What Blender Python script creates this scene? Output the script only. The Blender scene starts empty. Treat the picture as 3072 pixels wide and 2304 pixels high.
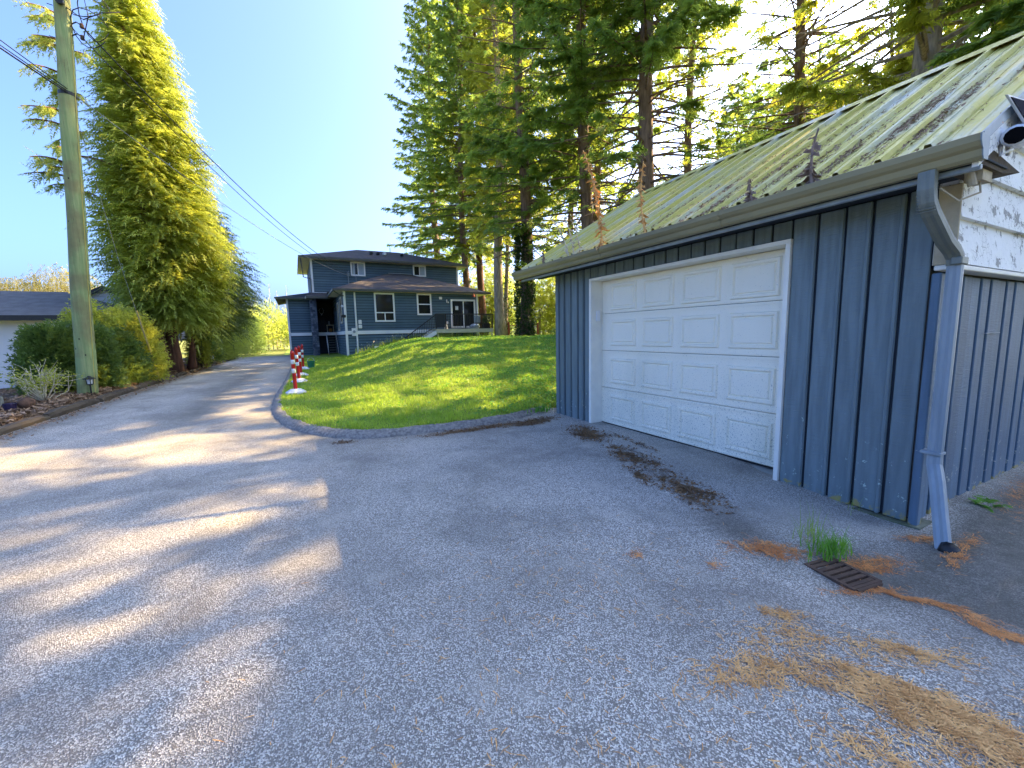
import bpy, math, random
import numpy as np
from mathutils import Vector, Matrix
R_ = math.radians
rng = np.random.default_rng(7)
random.seed(7)
SC = bpy.context.scene
COL = SC.collection

# ------------------------------------------------------------------ camera
CAM_Z = 1.45
cam = bpy.data.cameras.new('camera'); cam_o = bpy.data.objects.new('camera', cam); COL.objects.link(cam_o)
rows = ((0.8870443, 0.0756779, -0.4554396), (-0.4611495, 0.0977677, -0.8819198), (-0.0222145, 0.9923277, 0.1216232))
cam_o.matrix_world = Matrix.Translation((0, 0, CAM_Z)) @ Matrix(rows).to_4x4()
cam.sensor_width = 36.0; cam.lens = 415 / 1024 * 36; cam.clip_start = 0.05; cam.clip_end = 4000
SC.camera = cam_o

# ------------------------------------------------------------------ light
SUN_ANG, SUN_EL = R_(4), R_(37)          # angle from +X towards +Y, elevation
SUN = Vector((math.cos(SUN_EL) * math.cos(SUN_ANG), math.cos(SUN_EL) * math.sin(SUN_ANG), math.sin(SUN_EL)))
w = bpy.data.worlds.new('World'); SC.world = w; w.use_nodes = True
wn = w.node_tree.nodes; wn.clear()
sky = wn.new('ShaderNodeTexSky'); sky.sky_type = 'NISHITA'; sky.sun_disc = False
sky.sun_elevation = SUN_EL; sky.sun_rotation = R_(90) - SUN_ANG
sky.air_density = 0.5; sky.dust_density = 6.0; sky.ozone_density = 10.0; sky.altitude = 50
bg = wn.new('ShaderNodeBackground'); bg.inputs[1].default_value = 0.15
wo = wn.new('ShaderNodeOutputWorld')
w.node_tree.links.new(sky.outputs[0], bg.inputs[0]); w.node_tree.links.new(bg.outputs[0], wo.inputs[0])
sl = bpy.data.lights.new('sun', 'SUN'); sl.energy = 3.8; sl.angle = R_(0.53); sl.color = (1.0, 0.71, 0.33)
so = bpy.data.objects.new('sun', sl); COL.objects.link(so)
so.rotation_euler = (-SUN).to_track_quat('-Z', 'Y').to_euler(); so.location = SUN * 60
SC.view_settings.view_transform = 'Standard'; SC.view_settings.look = 'None'
SC.view_settings.gamma = 1.0; SC.view_settings.exposure = 2.55
SC.cycles.max_bounces = 8; SC.cycles.transparent_max_bounces = 8; SC.cycles.diffuse_bounces = 3

# ------------------------------------------------------------------ materials
def nodes(name):
    m = bpy.data.materials.new(name); m.use_nodes = True
    nt = m.node_tree; nt.nodes.clear()
    return m, nt, nt.nodes.new('ShaderNodeOutputMaterial')
def mathn(nt, op, a, b=None, clamp=False):
    n = nt.nodes.new('ShaderNodeMath'); n.operation = op; n.use_clamp = clamp
    for i, v in enumerate((a, b)):
        if v is None: continue
        if isinstance(v, (int, float)): n.inputs[i].default_value = v
        else: nt.links.new(v, n.inputs[i])
    return n.outputs[0]
def mixc(nt, f, a, b, mode='MIX'):
    n = nt.nodes.new('ShaderNodeMix'); n.data_type = 'RGBA'; n.blend_type = mode
    for i, v in ((0, f), (6, a), (7, b)):
        if isinstance(v, (int, float)): n.inputs[i].default_value = v
        elif isinstance(v, tuple): n.inputs[i].default_value = (*v, 1) if len(v) == 3 else v
        else: nt.links.new(v, n.inputs[i])
    return n.outputs[2]
def pos(nt, stretch=(1, 1, 1)):
    g = nt.nodes.new('ShaderNodeNewGeometry'); mp = nt.nodes.new('ShaderNodeMapping')
    mp.inputs['Scale'].default_value = stretch
    nt.links.new(g.outputs['Position'], mp.inputs[0]); return mp.outputs[0]
def noise(nt, vec, scale, detail=4, rough=.55, dist=0):
    n = nt.nodes.new('ShaderNodeTexNoise'); n.inputs['Scale'].default_value = scale
    n.inputs['Detail'].default_value = detail; n.inputs['Roughness'].default_value = rough
    n.inputs['Distortion'].default_value = dist
    nt.links.new(vec, n.inputs['Vector']); return n.outputs['Fac']
def voro(nt, vec, scale, out='Distance', feat='F1'):
    n = nt.nodes.new('ShaderNodeTexVoronoi'); n.feature = feat; n.inputs['Scale'].default_value = scale
    nt.links.new(vec, n.inputs['Vector']); return n.outputs[out]
def ramp(nt, f, lo, hi):
    n = nt.nodes.new('ShaderNodeMapRange'); n.interpolation_type = 'SMOOTHSTEP'
    n.inputs[1].default_value = lo; n.inputs[2].default_value = hi
    nt.links.new(f, n.inputs[0]); return n.outputs[0]
def bumpn(nt, h, strength, dist=.01):
    n = nt.nodes.new('ShaderNodeBump'); n.inputs['Strength'].default_value = strength
    n.inputs['Distance'].default_value = dist
    nt.links.new(h, n.inputs['Height']); return n.outputs[0]
def attr(nt, name):
    n = nt.nodes.new('ShaderNodeAttribute'); n.attribute_name = name
    s = nt.nodes.new('ShaderNodeSeparateColor'); nt.links.new(n.outputs['Color'], s.inputs[0])
    return s.outputs
def sepz(nt):
    g = nt.nodes.new('ShaderNodeNewGeometry'); s = nt.nodes.new('ShaderNodeSeparateXYZ')
    nt.links.new(g.outputs['Position'], s.inputs[0]); return s.outputs
def objrand(nt):
    return nt.nodes.new('ShaderNodeObjectInfo').outputs['Random']
def pbsdf(nt, out, col, rough=.7, metal=0, normal=None, spec=.4):
    b = nt.nodes.new('ShaderNodeBsdfPrincipled')
    if isinstance(col, tuple): b.inputs['Base Color'].default_value = (*col, 1)
    else: nt.links.new(col, b.inputs['Base Color'])
    if isinstance(rough, (int, float)): b.inputs['Roughness'].default_value = rough
    else: nt.links.new(rough, b.inputs['Roughness'])
    b.inputs['Metallic'].default_value = metal; b.inputs['Specular IOR Level'].default_value = spec
    if normal is not None: nt.links.new(normal, b.inputs['Normal'])
    nt.links.new(b.outputs[0], out.inputs[0]); return b
def mat(name, c1, c2=None, scale=4, rough=.7, metal=0, bump=0, bscale=60, stretch=(1, 1, 1), vary=0, spec=.4):
    m, nt, out = nodes(name)
    v = pos(nt, stretch)
    col = mixc(nt, ramp(nt, noise(nt, v, scale, 5, .6), .3, .7), c1, c2 or tuple(x * .75 for x in c1))
    if vary:
        col = mixc(nt, mathn(nt, 'MULTIPLY', objrand(nt), vary), col, tuple(x * .45 for x in c1))
    nrm = bumpn(nt, noise(nt, v, bscale, 3), bump, .01) if bump else None
    pbsdf(nt, out, col, rough, metal, nrm, spec)
    return m
def leafmat(name, c1, c2, trans, tf=.45, scale=.6):
    m, nt, out = nodes(name)
    g = nt.nodes.new('ShaderNodeNewGeometry')
    f = mathn(nt, 'ADD', mathn(nt, 'MULTIPLY', g.outputs['Random Per Island'], .55),
              mathn(nt, 'MULTIPLY', ramp(nt, noise(nt, pos(nt), scale, 3), .35, .65), .45))
    col = mixc(nt, f, c1, c2)
    b = nt.nodes.new('ShaderNodeBsdfPrincipled'); nt.links.new(col, b.inputs['Base Color'])
    b.inputs['Roughness'].default_value = .5; b.inputs['Specular IOR Level'].default_value = .3
    t = nt.nodes.new('ShaderNodeBsdfTranslucent'); nt.links.new(mixc(nt, f, trans, tuple(x * 1.5 for x in trans)), t.inputs[0])
    mx = nt.nodes.new('ShaderNodeMixShader'); mx.inputs[0].default_value = tf
    nt.links.new(b.outputs[0], mx.inputs[1]); nt.links.new(t.outputs[0], mx.inputs[2]); nt.links.new(mx.outputs[0], out.inputs[0])
    return m

def asphalt_mat():
    m, nt, out = nodes('asphalt')
    v = pos(nt)
    cell = nt.nodes.new('ShaderNodeTexVoronoi'); cell.inputs['Scale'].default_value = 185
    nt.links.new(v, cell.inputs['Vector'])
    s = nt.nodes.new('ShaderNodeSeparateColor'); nt.links.new(cell.outputs['Color'], s.inputs[0])
    chip = ramp(nt, s.outputs[0], .35, .95)
    col = mixc(nt, chip, (.27, .248, .215), (1.0, .96, .86))
    col = mixc(nt, mathn(nt, 'MULTIPLY', s.outputs[1], .35), col, (.34, .27, .20))
    big = ramp(nt, noise(nt, v, .55, 6, .62), .35, .68)
    col = mixc(nt, mathn(nt, 'MULTIPLY', big, .5), col, (.22, .20, .175))
    mid = ramp(nt, noise(nt, v, 2.3, 5, .6, .4), .5, .78)
    col = mixc(nt, mathn(nt, 'MULTIPLY', mid, .55), col, (.62, .57, .48))
    m3 = ramp(nt, noise(nt, v, 1.15, 7, .68, .8), .46, .66)
    col = mixc(nt, mathn(nt, 'MULTIPLY', m3, .4), col, (.17, .158, .14))
    a = attr(nt, 'mask')
    n2 = noise(nt, v, 9, 6, .7)
    n3 = noise(nt, v, 5.5, 9, .78, .6)
    moss = ramp(nt, mathn(nt, 'ADD', n3, mathn(nt, 'MULTIPLY', mathn(nt, 'SUBTRACT', a[0], .92), .34)), .42, .50)
    mcol = mixc(nt, noise(nt, v, 30, 3), (.075, .04, .022), (.24, .15, .06))
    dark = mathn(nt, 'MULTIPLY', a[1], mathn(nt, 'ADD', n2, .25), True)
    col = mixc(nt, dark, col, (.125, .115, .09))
    pale = mathn(nt, 'MULTIPLY', a[2], mathn(nt, 'ADD', n2, .2), True)
    col = mixc(nt, mathn(nt, 'MULTIPLY', pale, .8), col, (.55, .49, .40))
    col = mixc(nt, moss, col, mcol)
    h = mathn(nt, 'ADD', cell.outputs['Distance'], mathn(nt, 'MULTIPLY', moss, n2))
    pbsdf(nt, out, col, .82, 0, bumpn(nt, h, .8, .012), .35)
    return m
def roof_metal_mat():
    m, nt, out = nodes('mossy_metal')
    v = pos(nt, (1, 5, 1)); p = pos(nt)
    base = mixc(nt, noise(nt, v, 3, 5), (.42, .45, .42), (.60, .61, .54))
    moss = ramp(nt, noise(nt, pos(nt, (.35, 2.4, .5)), 1.5, 6, .65), .30, .56)
    col = mixc(nt, mathn(nt, 'MULTIPLY', moss, .88), base, mixc(nt, noise(nt, p, 16, 4), (.40, .38, .03), (.66, .54, .07)))
    dirt = ramp(nt, noise(nt, v, 9, 6, .7), .6, .75)
    col = mixc(nt, mathn(nt, 'MULTIPLY', dirt, .6), col, (.09, .07, .045))
    pbsdf(nt, out, col, .5, .25, bumpn(nt, noise(nt, p, 40, 4), .25, .01), .5)
    return m
def door_mat():
    m, nt, out = nodes('door_white')
    p = pos(nt); z = sepz(nt)[2]
    low = ramp(nt, z, 1.7, .05)
    sp = ramp(nt, mathn(nt, 'ADD', noise(nt, p, 60, 3, .7), mathn(nt, 'MULTIPLY', low, .10)), .67, .74)
    sp2 = ramp(nt, mathn(nt, 'ADD', noise(nt, p, 130, 2, .6), mathn(nt, 'MULTIPLY', low, .07)), .68, .74)
    film = mathn(nt, 'MULTIPLY', ramp(nt, noise(nt, pos(nt, (1, 1, .35)), 2.5, 5), .4, .75), mathn(nt, 'ADD', mathn(nt, 'MULTIPLY', low, .45), .12))
    col = mixc(nt, film, (.92, .86, .70), (.68, .66, .52))
    col = mixc(nt, mathn(nt, 'MULTIPLY', mathn(nt, 'MAXIMUM', sp, sp2), .75), col, (.20, .23, .21))
    pbsdf(nt, out, col, .45, 0, None, .45)
    return m
def paint_mat(name, c, wear, vary=.25, chip_low=True):
    m, nt, out = nodes(name)
    p = pos(nt); z = sepz(nt)[2]
    col = mixc(nt, ramp(nt, noise(nt, pos(nt, (6, 6, .6)), 3, 5), .3, .7), c, tuple(x * 1.35 for x in c))
    col = mixc(nt, mathn(nt, 'MULTIPLY', objrand(nt), vary), col, tuple(x * .55 for x in c))
    low = ramp(nt, z, 1.0, .1)
    ch = ramp(nt, mathn(nt, 'ADD', noise(nt, p, 13, 6, .75), mathn(nt, 'MULTIPLY', low, .085 if chip_low else 0)), .70, .71)
    col = mixc(nt, ch, col, wear)
    ft = mathn(nt, 'MULTIPLY', ramp(nt, mathn(nt, 'ADD', z, mathn(nt, 'MULTIPLY', noise(nt, p, 16, 4), -.13)), -.03, -.055), ramp(nt, noise(nt, p, 7, 4), .5, .58))
    col = mixc(nt, mathn(nt, 'MULTIPLY', ft, .9 if chip_low else 0), col, (.34, .27, .08))
    h = mathn(nt, 'ADD', noise(nt, pos(nt, (1, 1, 12)), 9, 4), mathn(nt, 'MULTIPLY', ch, -1.5))
    pbsdf(nt, out, col, .55, 0, bumpn(nt, h, .4, .012), .4)
    return m
def peel_mat():
    m, nt, out = nodes('peeling_white')
    p = pos(nt)
    crack = voro(nt, p, 22, 'Distance', 'DISTANCE_TO_EDGE')
    n = noise(nt, p, 6, 7, .72)
    peel = ramp(nt, n, .565, .59)
    cr = mathn(nt, 'MULTIPLY', ramp(nt, crack, .035, .01), ramp(nt, noise(nt, p, 9, 4), .5, .6))
    k = mathn(nt, 'MAXIMUM', peel, cr)
    col = mixc(nt, noise(nt, p, 4, 4), (.90, .90, .86), (.78, .78, .76))
    col = mixc(nt, mathn(nt, 'MULTIPLY', k, .9), col, mixc(nt, noise(nt, p, 30, 3), (.17, .17, .16), (.34, .33, .30)))
    pbsdf(nt, out, col, .6, 0, bumpn(nt, mathn(nt, 'SUBTRACT', noise(nt, p, 24, 6), mathn(nt, 'MULTIPLY', k, 1.6)), .55, .012), .4)
    return m
def pole_mat():
    m, nt, out = nodes('treated_pole')
    v = pos(nt, (9, 9, .35)); p = pos(nt)
    col = mixc(nt, ramp(nt, noise(nt, v, 2.2, 6, .65), .3, .7), (.34, .38, .16), (.20, .28, .11))
    col = mixc(nt, mathn(nt, 'MULTIPLY', ramp(nt, noise(nt, p, 1.6, 4), .45, .7), .6), col, (.19, .13, .065))
    crack = ramp(nt, noise(nt, pos(nt, (14, 14, .25)), 3.2, 4, .7), .64, .70)
    col = mixc(nt, crack, col, (.045, .038, .025))
    knot = ramp(nt, voro(nt, pos(nt, (2.5, 2.5, 1.6)), 1.5), .075, .04)
    col = mixc(nt, knot, col, (.035, .025, .018))
    pbsdf(nt, out, col, .8, 0, bumpn(nt, mathn(nt, 'SUBTRACT', noise(nt, v, 6, 5), crack), .6, .01), .3)
    return m
def shingle_mat(name, a, b):
    m, nt, out = nodes(name)
    p = pos(nt)
    col = mixc(nt, noise(nt, p, 3, 5), a, b)
    col = mixc(nt, mathn(nt, 'MULTIPLY', voro(nt, pos(nt, (3.2, 3.2, 8)), 1, 'Distance'), .5), col, tuple(x * .5 for x in a))
    pbsdf(nt, out, col, .9, 0, bumpn(nt, noise(nt, p, 50, 3), .4, .01), .2)
    return m
def glass_mat(name, c=(.015, .018, .02)):
    m, nt, out = nodes(name)
    pbsdf(nt, out, c, .06, 0, None, .35)
    return m
def ground_mat(name, cols, scale):
    m, nt, out = nodes(name)
    p = pos(nt)
    col = mixc(nt, ramp(nt, noise(nt, p, scale, 6, .65), .3, .7), cols[0], cols[1])
    col = mixc(nt, mathn(nt, 'MULTIPLY', ramp(nt, noise(nt, p, scale * 7, 5, .7), .45, .7), .7), col, cols[2])
    pbsdf(nt, out, col, .95, 0, bumpn(nt, noise(nt, p, 30, 5), .8, .04), .15)
    return m
M = dict(
    asphalt=asphalt_mat(), roof_metal=roof_metal_mat(), door=door_mat(), pole=pole_mat(), peel=peel_mat(),
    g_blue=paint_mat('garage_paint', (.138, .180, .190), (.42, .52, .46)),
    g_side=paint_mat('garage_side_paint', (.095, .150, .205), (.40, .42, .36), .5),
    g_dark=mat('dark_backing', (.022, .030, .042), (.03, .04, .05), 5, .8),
    white=mat('white_trim', (.90, .86, .74), (.78, .75, .66), 3, .5),
    h_white=mat('house_white', (.90, .90, .88), (.82, .82, .81), 1, .5),
    cream=mat('bounce_warm_cream', (.70, .62, .48), (.62, .55, .42), 2, .6),  # warm bounce light under the eaves put into the cream
    h_blue=mat('house_siding', (.085, .145, .185), (.11, .18, .225), .8, .55, bump=.15, vary=.35),
    h_dark=mat('porch_dark', (.022, .028, .036), (.03, .036, .045), 1, .7),
    shingle=shingle_mat('asphalt_shingle', (.062, .056, .058), (.12, .105, .10)),
    n_shingle=shingle_mat('grey_shingle', (.13, .125, .12), (.21, .205, .195)),
    fascia=mat('dark_fascia', (.075, .075, .065), (.10, .10, .085), 2, .5),
    gutter=mat('olive_gutter', (.30, .255, .13), (.20, .175, .095), 1.6, .42, bump=.05, stretch=(1, .4, 1)),
    spout=mat('grey_blue_spout', (.30, .345, .37), (.22, .265, .295), 3, .42, stretch=(3, 3, .5)),
    spout2=mat('olive_spout', (.20, .215, .185), (.15, .165, .14), 4, .42),
    glass=glass_mat('glass'), glass_blue=glass_mat('glass_blue', (.03, .05, .07)),
    curtain=mat('curtain', (.42, .48, .52), (.36, .42, .47), 3, .8),
    lensblack=mat('lens_black', (.006, .006, .007), None, 3, .8, spec=.05), black=mat('black_metal', (.015, .015, .017), (.02, .02, .022), 3, .45),
    blackp=mat('black_plastic', (.012, .012, .014), (.02, .02, .02), 3, .35),
    stone=mat('stacked_stone', (.08, .10, .14), (.24, .27, .32), 2.5, .8, bump=.4, bscale=15, vary=.9),
    concrete=mat('concrete', (.36, .36, .33), (.22, .23, .205), 3, .9, bump=.4),
    mossconc=mat('mossy_concrete', (.26, .26, .21), (.10, .115, .055), 5, .95, bump=.7),
    timber=mat('rotten_timber', (.13, .095, .058), (.055, .042, .03), 3, .95, bump=.9, bscale=25, stretch=(1, .3, 1), vary=.5),
    woodraw=mat('weathered_wood', (.74, .68, .50), (.60, .54, .38), 4, .75, bump=.3, stretch=(.4, 1, 1), vary=.3),
    warm_tan=mat('cream_light_tan', (.55, .46, .30), (.40, .33, .22), 5, .8, bump=.4),
    rust=mat('rusty_iron', (.125, .072, .045), (.075, .046, .032), 12, .85, bump=.5),
    red=mat('red_plastic', (.55, .015, .012), (.45, .014, .011), 3, .38),
    reflect=mat('white_band', (.85, .84, .80), (.75, .74, .70), 6, .35),
    base_white=mat('white_rubber_base', (.68, .72, .76), (.55, .58, .62), 6, .7),
    green=mat('green_plastic', (.02, .20, .11), (.02, .15, .08), 4, .45),
    bark=mat('fir_bark', (.27, .18, .125), (.12, .08, .06), 3, .95, bump=1, bscale=14, stretch=(3, 3, .6)),
    bark_grey=mat('grey_bark', (.42, .33, .24), (.20, .16, .12), 3, .95, bump=.8, bscale=14, stretch=(3, 3, .6)),
    bark_red=mat('cedar_bark', (.20, .10, .065), (.10, .055, .036), 3, .95, bump=1, bscale=14, stretch=(5, 5, .4)),
    twig=mat('dry_twig', (.30, .25, .15), (.20, .16, .09), 5, .9),
    paletwig=mat('pale_twig', (.66, .58, .40), (.48, .42, .30), 5, .9),
    dryweed=mat('dry_weed', (.85, .50, .18), (.62, .34, .12), 14, .85),
    greyweed=mat('grey_weed', (.34, .24, .19), (.22, .16, .13), 14, .9),
    fir=leafmat('fir_needles', (.070, .150, .055), (.15, .22, .060), (.36, .46, .06), .48),
    fir2=leafmat('fir_needles_pale', (.120, .175, .042), (.235, .26, .055), (.55, .56, .06), .52),
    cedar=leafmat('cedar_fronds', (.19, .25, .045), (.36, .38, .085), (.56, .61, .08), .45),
    cedar_d=leafmat('shaded_cedar_fronds', (.065, .12, .040), (.13, .17, .045), (.22, .28, .04), .4),  # cedar fronds darkened for the shadow of neighbouring trees
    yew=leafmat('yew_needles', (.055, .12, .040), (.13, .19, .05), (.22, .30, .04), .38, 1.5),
    yew_l=leafmat('pale_sunlit_yew', (.18, .23, .04), (.34, .36, .07), (.6, .6, .07), .45, 1.5),  # yew needles with sunlight on the brighter shrubs put into the colour
    hedge=leafmat('sunny_leaves', (.17, .22, .045), (.28, .31, .06), (.50, .54, .09), .6),
    willow=leafmat('willow_leaves', (.15, .14, .045), (.19, .17, .055), (.34, .30, .06), .5),
    grass=leafmat('grass_blades', (.12, .27, .030), (.36, .43, .07), (.40, .56, .05), .42, 1.1),
    clover=leafmat('clover_leaves', (.06, .21, .035), (.16, .32, .06), (.18, .42, .04), .38, 1.3),
    ivy=leafmat('ivy_leaves', (.020, .050, .014), (.045, .080, .020), (.08, .14, .014), .3),
    fern=leafmat('fern_leaves', (.09, .26, .03), (.18, .36, .05), (.22, .45, .03), .4, 8),
    daisy=mat('daisy_petals', (.80, .80, .74), (.75, .75, .6), 9, .7),
    needles=leafmat('dry_needles', (.45, .20, .06), (1.0, .60, .24), (.3, .2, .08), .1, 9),
    needles_o=leafmat('orange_needles', (.45, .14, .04), (1.0, .48, .17), (.3, .15, .05), .1, 9),
    litter=leafmat('leaf_litter', (.10, .050, .025), (.34, .19, .08), (.08, .04, .01), .15, 4),
    brown=leafmat('brown_debris', (.20, .115, .065), (.46, .30, .17), (.1, .06, .02), .15, 4),
    lawn=ground_mat('lawn_soil', ((.17, .26, .035), (.27, .32, .055), (.11, .19, .03)), 1.2),
    field=ground_mat('field_grass', ((.15, .17, .035), (.20, .20, .045), (.11, .14, .03)), .2),
    soil=ground_mat('bed_soil', ((.105, .066, .038), (.16, .105, .062), (.06, .04, .026)), 3),
    kerb=mat('asphalt_kerb', (.13, .125, .115), (.30, .28, .25), 22, .9, bump=1.0, bscale=70),
    sidepad=ground_mat('mossy_asphalt', ((.12, .122, .105), (.18, .175, .155), (.065, .072, .052)), 2),
    nwall=mat('neighbour_wall', (.78, .76, .72), (.72, .70, .67), .6, .7),
    camwhite=mat('camera_white', (.80, .81, .83), (.76, .77, .79), 3, .35),
    wire=mat('cable_black', (.02, .02, .022), (.02, .02, .02), 3, .6),
    wirel=mat('cable_silver', (.30, .30, .30), (.25, .25, .25), 3, .5),
    solar=mat('solar_cell', (.006, .009, .028), None, 3, .8, spec=.03), panel=mat('solar_frame', (.75, .76, .78), None, 3, .4),
    yellow=mat('yellow_guard', (.55, .44, .10), (.45, .36, .08), 4, .5),
    terracotta=mat('red_brown_ball', (.17, .09, .05), (.09, .05, .03), 10, .95, bump=1, bscale=30),
    purple=mat('dark_purple', (.03, .018, .06), None, 3, .5), orange=mat('orange_pot', (.45, .20, .04), None, 4, .6),
    paper=mat('paper', (.8, .8, .78), None, 4, .7), redwood=mat('red_wood', (.30, .07, .035), (.20, .05, .03), 5, .8),
)

# ------------------------------------------------------------------ mesh helpers
def wloc(o):
    p = Vector((0, 0, 0))
    while o: p += o.location; o = o.parent
    return p
def setmesh(me, V, F):
    me.from_pydata([tuple(v) for v in V], [], [tuple(f) for f in F]); me.update()
def trimesh(name, T):
    """T: (n,3,3) triangles, each its own island"""
    n = len(T); me = bpy.data.meshes.new(name)
    me.vertices.add(n * 3); me.vertices.foreach_set('co', np.ascontiguousarray(T, dtype=np.float32).reshape(-1))
    me.loops.add(n * 3); me.loops.foreach_set('vertex_index', np.arange(n * 3, dtype=np.int32))
    me.polygons.add(n); me.polygons.foreach_set('loop_start', np.arange(n, dtype=np.int32) * 3)
    me.update(calc_edges=True); return me
def link(name, me, m, parent=None, loc=(0, 0, 0)):
    o = bpy.data.objects.new(name, me); COL.objects.link(o)
    if me is not None and m is not None and not me.materials: me.materials.append(M[m] if isinstance(m, str) else m)
    o.location = loc
    if parent: o.parent = parent
    return o
def tag(o, label=None, cat=None, group=None, kind=None):
    if label: o['label'] = label
    if cat: o['category'] = cat
    if group: o['group'] = group
    if kind: o['kind'] = kind
    return o
def thing(name, label, cat, loc, group=None):
    o = bpy.data.objects.new(name, None); COL.objects.link(o); o.location = loc
    o.empty_display_size = .2
    return tag(o, label, cat, group)
def part(name, V, F, m, parent=None, smooth=False, label=None):
    V = np.asarray(V, float)
    if parent: org = np.array(wloc(parent))
    else: org = np.zeros(3)
    me = bpy.data.meshes.new(name); setmesh(me, V - org, F)
    if smooth: me.polygons.foreach_set('use_smooth', [True] * len(me.polygons))
    o = link(name, me, m, parent)
    if label: o['label'] = label
    return o
def tpart(name, T, m, parent=None):
    org = np.array(wloc(parent)) if parent else np.zeros(3)
    return link(name, trimesh(name, np.asarray(T) - org), m, parent)
def solo(name, V, F, m, label, cat, loc, group=None, smooth=False):
    me = bpy.data.meshes.new(name); setmesh(me, np.asarray(V, float) - np.array(loc), F)
    if smooth: me.polygons.foreach_set('use_smooth', [True] * len(me.polygons))
    return tag(link(name, me, m, None, loc), label, cat, group)
_bc = {}
def bevbox(dx, dy, dz, b):
    b = min(b, dx * .3, dy * .3, dz * .3)
    V = []; idx = {}
    for sx in (-1, 1):
        for sy in (-1, 1):
            for sz in (-1, 1):
                for ax in range(3):
                    p = [sx * dx / 2, sy * dy / 2, sz * dz / 2]
                    for k in range(3):
                        if k != ax: p[k] -= (sx, sy, sz)[k] * b
                    idx[(sx, sy, sz, ax)] = len(V); V.append(p)
    F = []
    def q(*a): F.append([idx[t] for t in a])
    for s in (-1, 1):
        c = [(-1, -1), (1, -1), (1, 1), (-1, 1)]
        if s < 0: c = c[::-1]
        q(*[(s, a, e, 0) for a, e in c]); q(*[(e, s, a, 1) for a, e in c]); q(*[(a, e, s, 2) for a, e in c])
    for a in (-1, 1):
        for e in (-1, 1):
            q((a, e, -1, 0), (a, e, 1, 0), (a, e, 1, 1), (a, e, -1, 1))
            q((a, -1, e, 0), (a, 1, e, 0), (a, 1, e, 2), (a, -1, e, 2))
            q((-1, a, e, 1), (1, a, e, 1), (1, a, e, 2), (-1, a, e, 2))
            for t in (-1, 1): q((a, e, t, 0), (a, e, t, 1), (a, e, t, 2))
    return V, F
def fixnormals(me):
    import bmesh
    bm = bmesh.new(); bm.from_mesh(me); bmesh.ops.recalc_face_normals(bm, faces=bm.faces); bm.to_mesh(me); bm.free()
def box(name, parent, m, x, y, z, bev=.004, rot=None):
    d = (round(x[1] - x[0], 3), round(y[1] - y[0], 3), round(z[1] - z[0], 3)); key = (d, bev, m)
    if key not in _bc:
        me = bpy.data.meshes.new(name); V, F = bevbox(*d, bev); setmesh(me, V, F); fixnormals(me); _bc[key] = me
    c = Vector(((x[0] + x[1]) / 2, (y[0] + y[1]) / 2, (z[0] + z[1]) / 2))
    o = link(name, _bc[key], m, parent, c - (wloc(parent) if parent else Vector((0, 0, 0))))
    if rot: o.rotation_euler = rot
    return o
class MB:
    def __init__(s): s.V = []; s.F = []
    def add(s, V, F):
        n = len(s.V); s.V += [tuple(v) for v in V]; s.F += [[i + n for i in f] for f in F]; return s
    def box(s, x, y, z):
        V = [(a, b, c) for a in x for b in y for c in z]
        return s.add(V, [(0, 1, 3, 2), (4, 6, 7, 5), (0, 4, 5, 1), (2, 3, 7, 6), (0, 2, 6, 4), (1, 5, 7, 3)])
    def prism(s, prof, a, b):
        """prof: list of points(3) ; swept by vectors a -> b offsets"""
        n = len(prof); V = [tuple(np.add(p, a)) for p in prof] + [tuple(np.add(p, b)) for p in prof]
        return s.add(V, [list(range(n))[::-1], list(range(n, 2 * n))] + [(i, (i + 1) % n, n + (i + 1) % n, n + i) for i in range(n)])
    def tube(s, P, r, n=8, caps=True):
        V, F = tube(P, r, n, caps); return s.add(V, F)
    def part(s, name, m, parent=None, smooth=False, label=None):
        o = part(name, s.V, s.F, m, parent, smooth, label); fixnormals(o.data); return o
def frames(P):
    P = np.asarray(P, float); T = np.gradient(P, axis=0); T /= np.linalg.norm(T, axis=1)[:, None] + 1e-9
    up = np.array([0, 0, 1.]) if abs(T[0, 2]) < .9 else np.array([1., 0, 0])
    A = np.cross(T, up); A /= np.linalg.norm(A, axis=1)[:, None] + 1e-9
    return P, T, A, np.cross(A, T)
def tube(P, r, n=8, caps=True):
    P, T, A, B = frames(P); k = len(P); r = np.broadcast_to(np.asarray(r, float), (k,))
    th = np.arange(n) * 2 * np.pi / n
    V = (P[:, None] + r[:, None, None] * (np.cos(th)[None, :, None] * A[:, None] + np.sin(th)[None, :, None] * B[:, None])).reshape(-1, 3)
    F = [(i * n + j, i * n + (j + 1) % n, (i + 1) * n + (j + 1) % n, (i + 1) * n + j) for i in range(k - 1) for j in range(n)]
    if caps: F += [list(range(n))[::-1], list(range((k - 1) * n, k * n))]
    return V, F
def lathe(prof, c, n=16):
    th = np.arange(n) * 2 * np.pi / n
    V = [(c[0] + r * math.cos(t), c[1] + r * math.sin(t), c[2] + z) for r, z in prof for t in th]
    k = len(prof)
    F = [(i * n + j, i * n + (j + 1) % n, (i + 1) * n + (j + 1) % n, (i + 1) * n + j) for i in range(k - 1) for j in range(n)]
    return V, F + [list(range(n))[::-1], list(range((k - 1) * n, k * n))]
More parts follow.
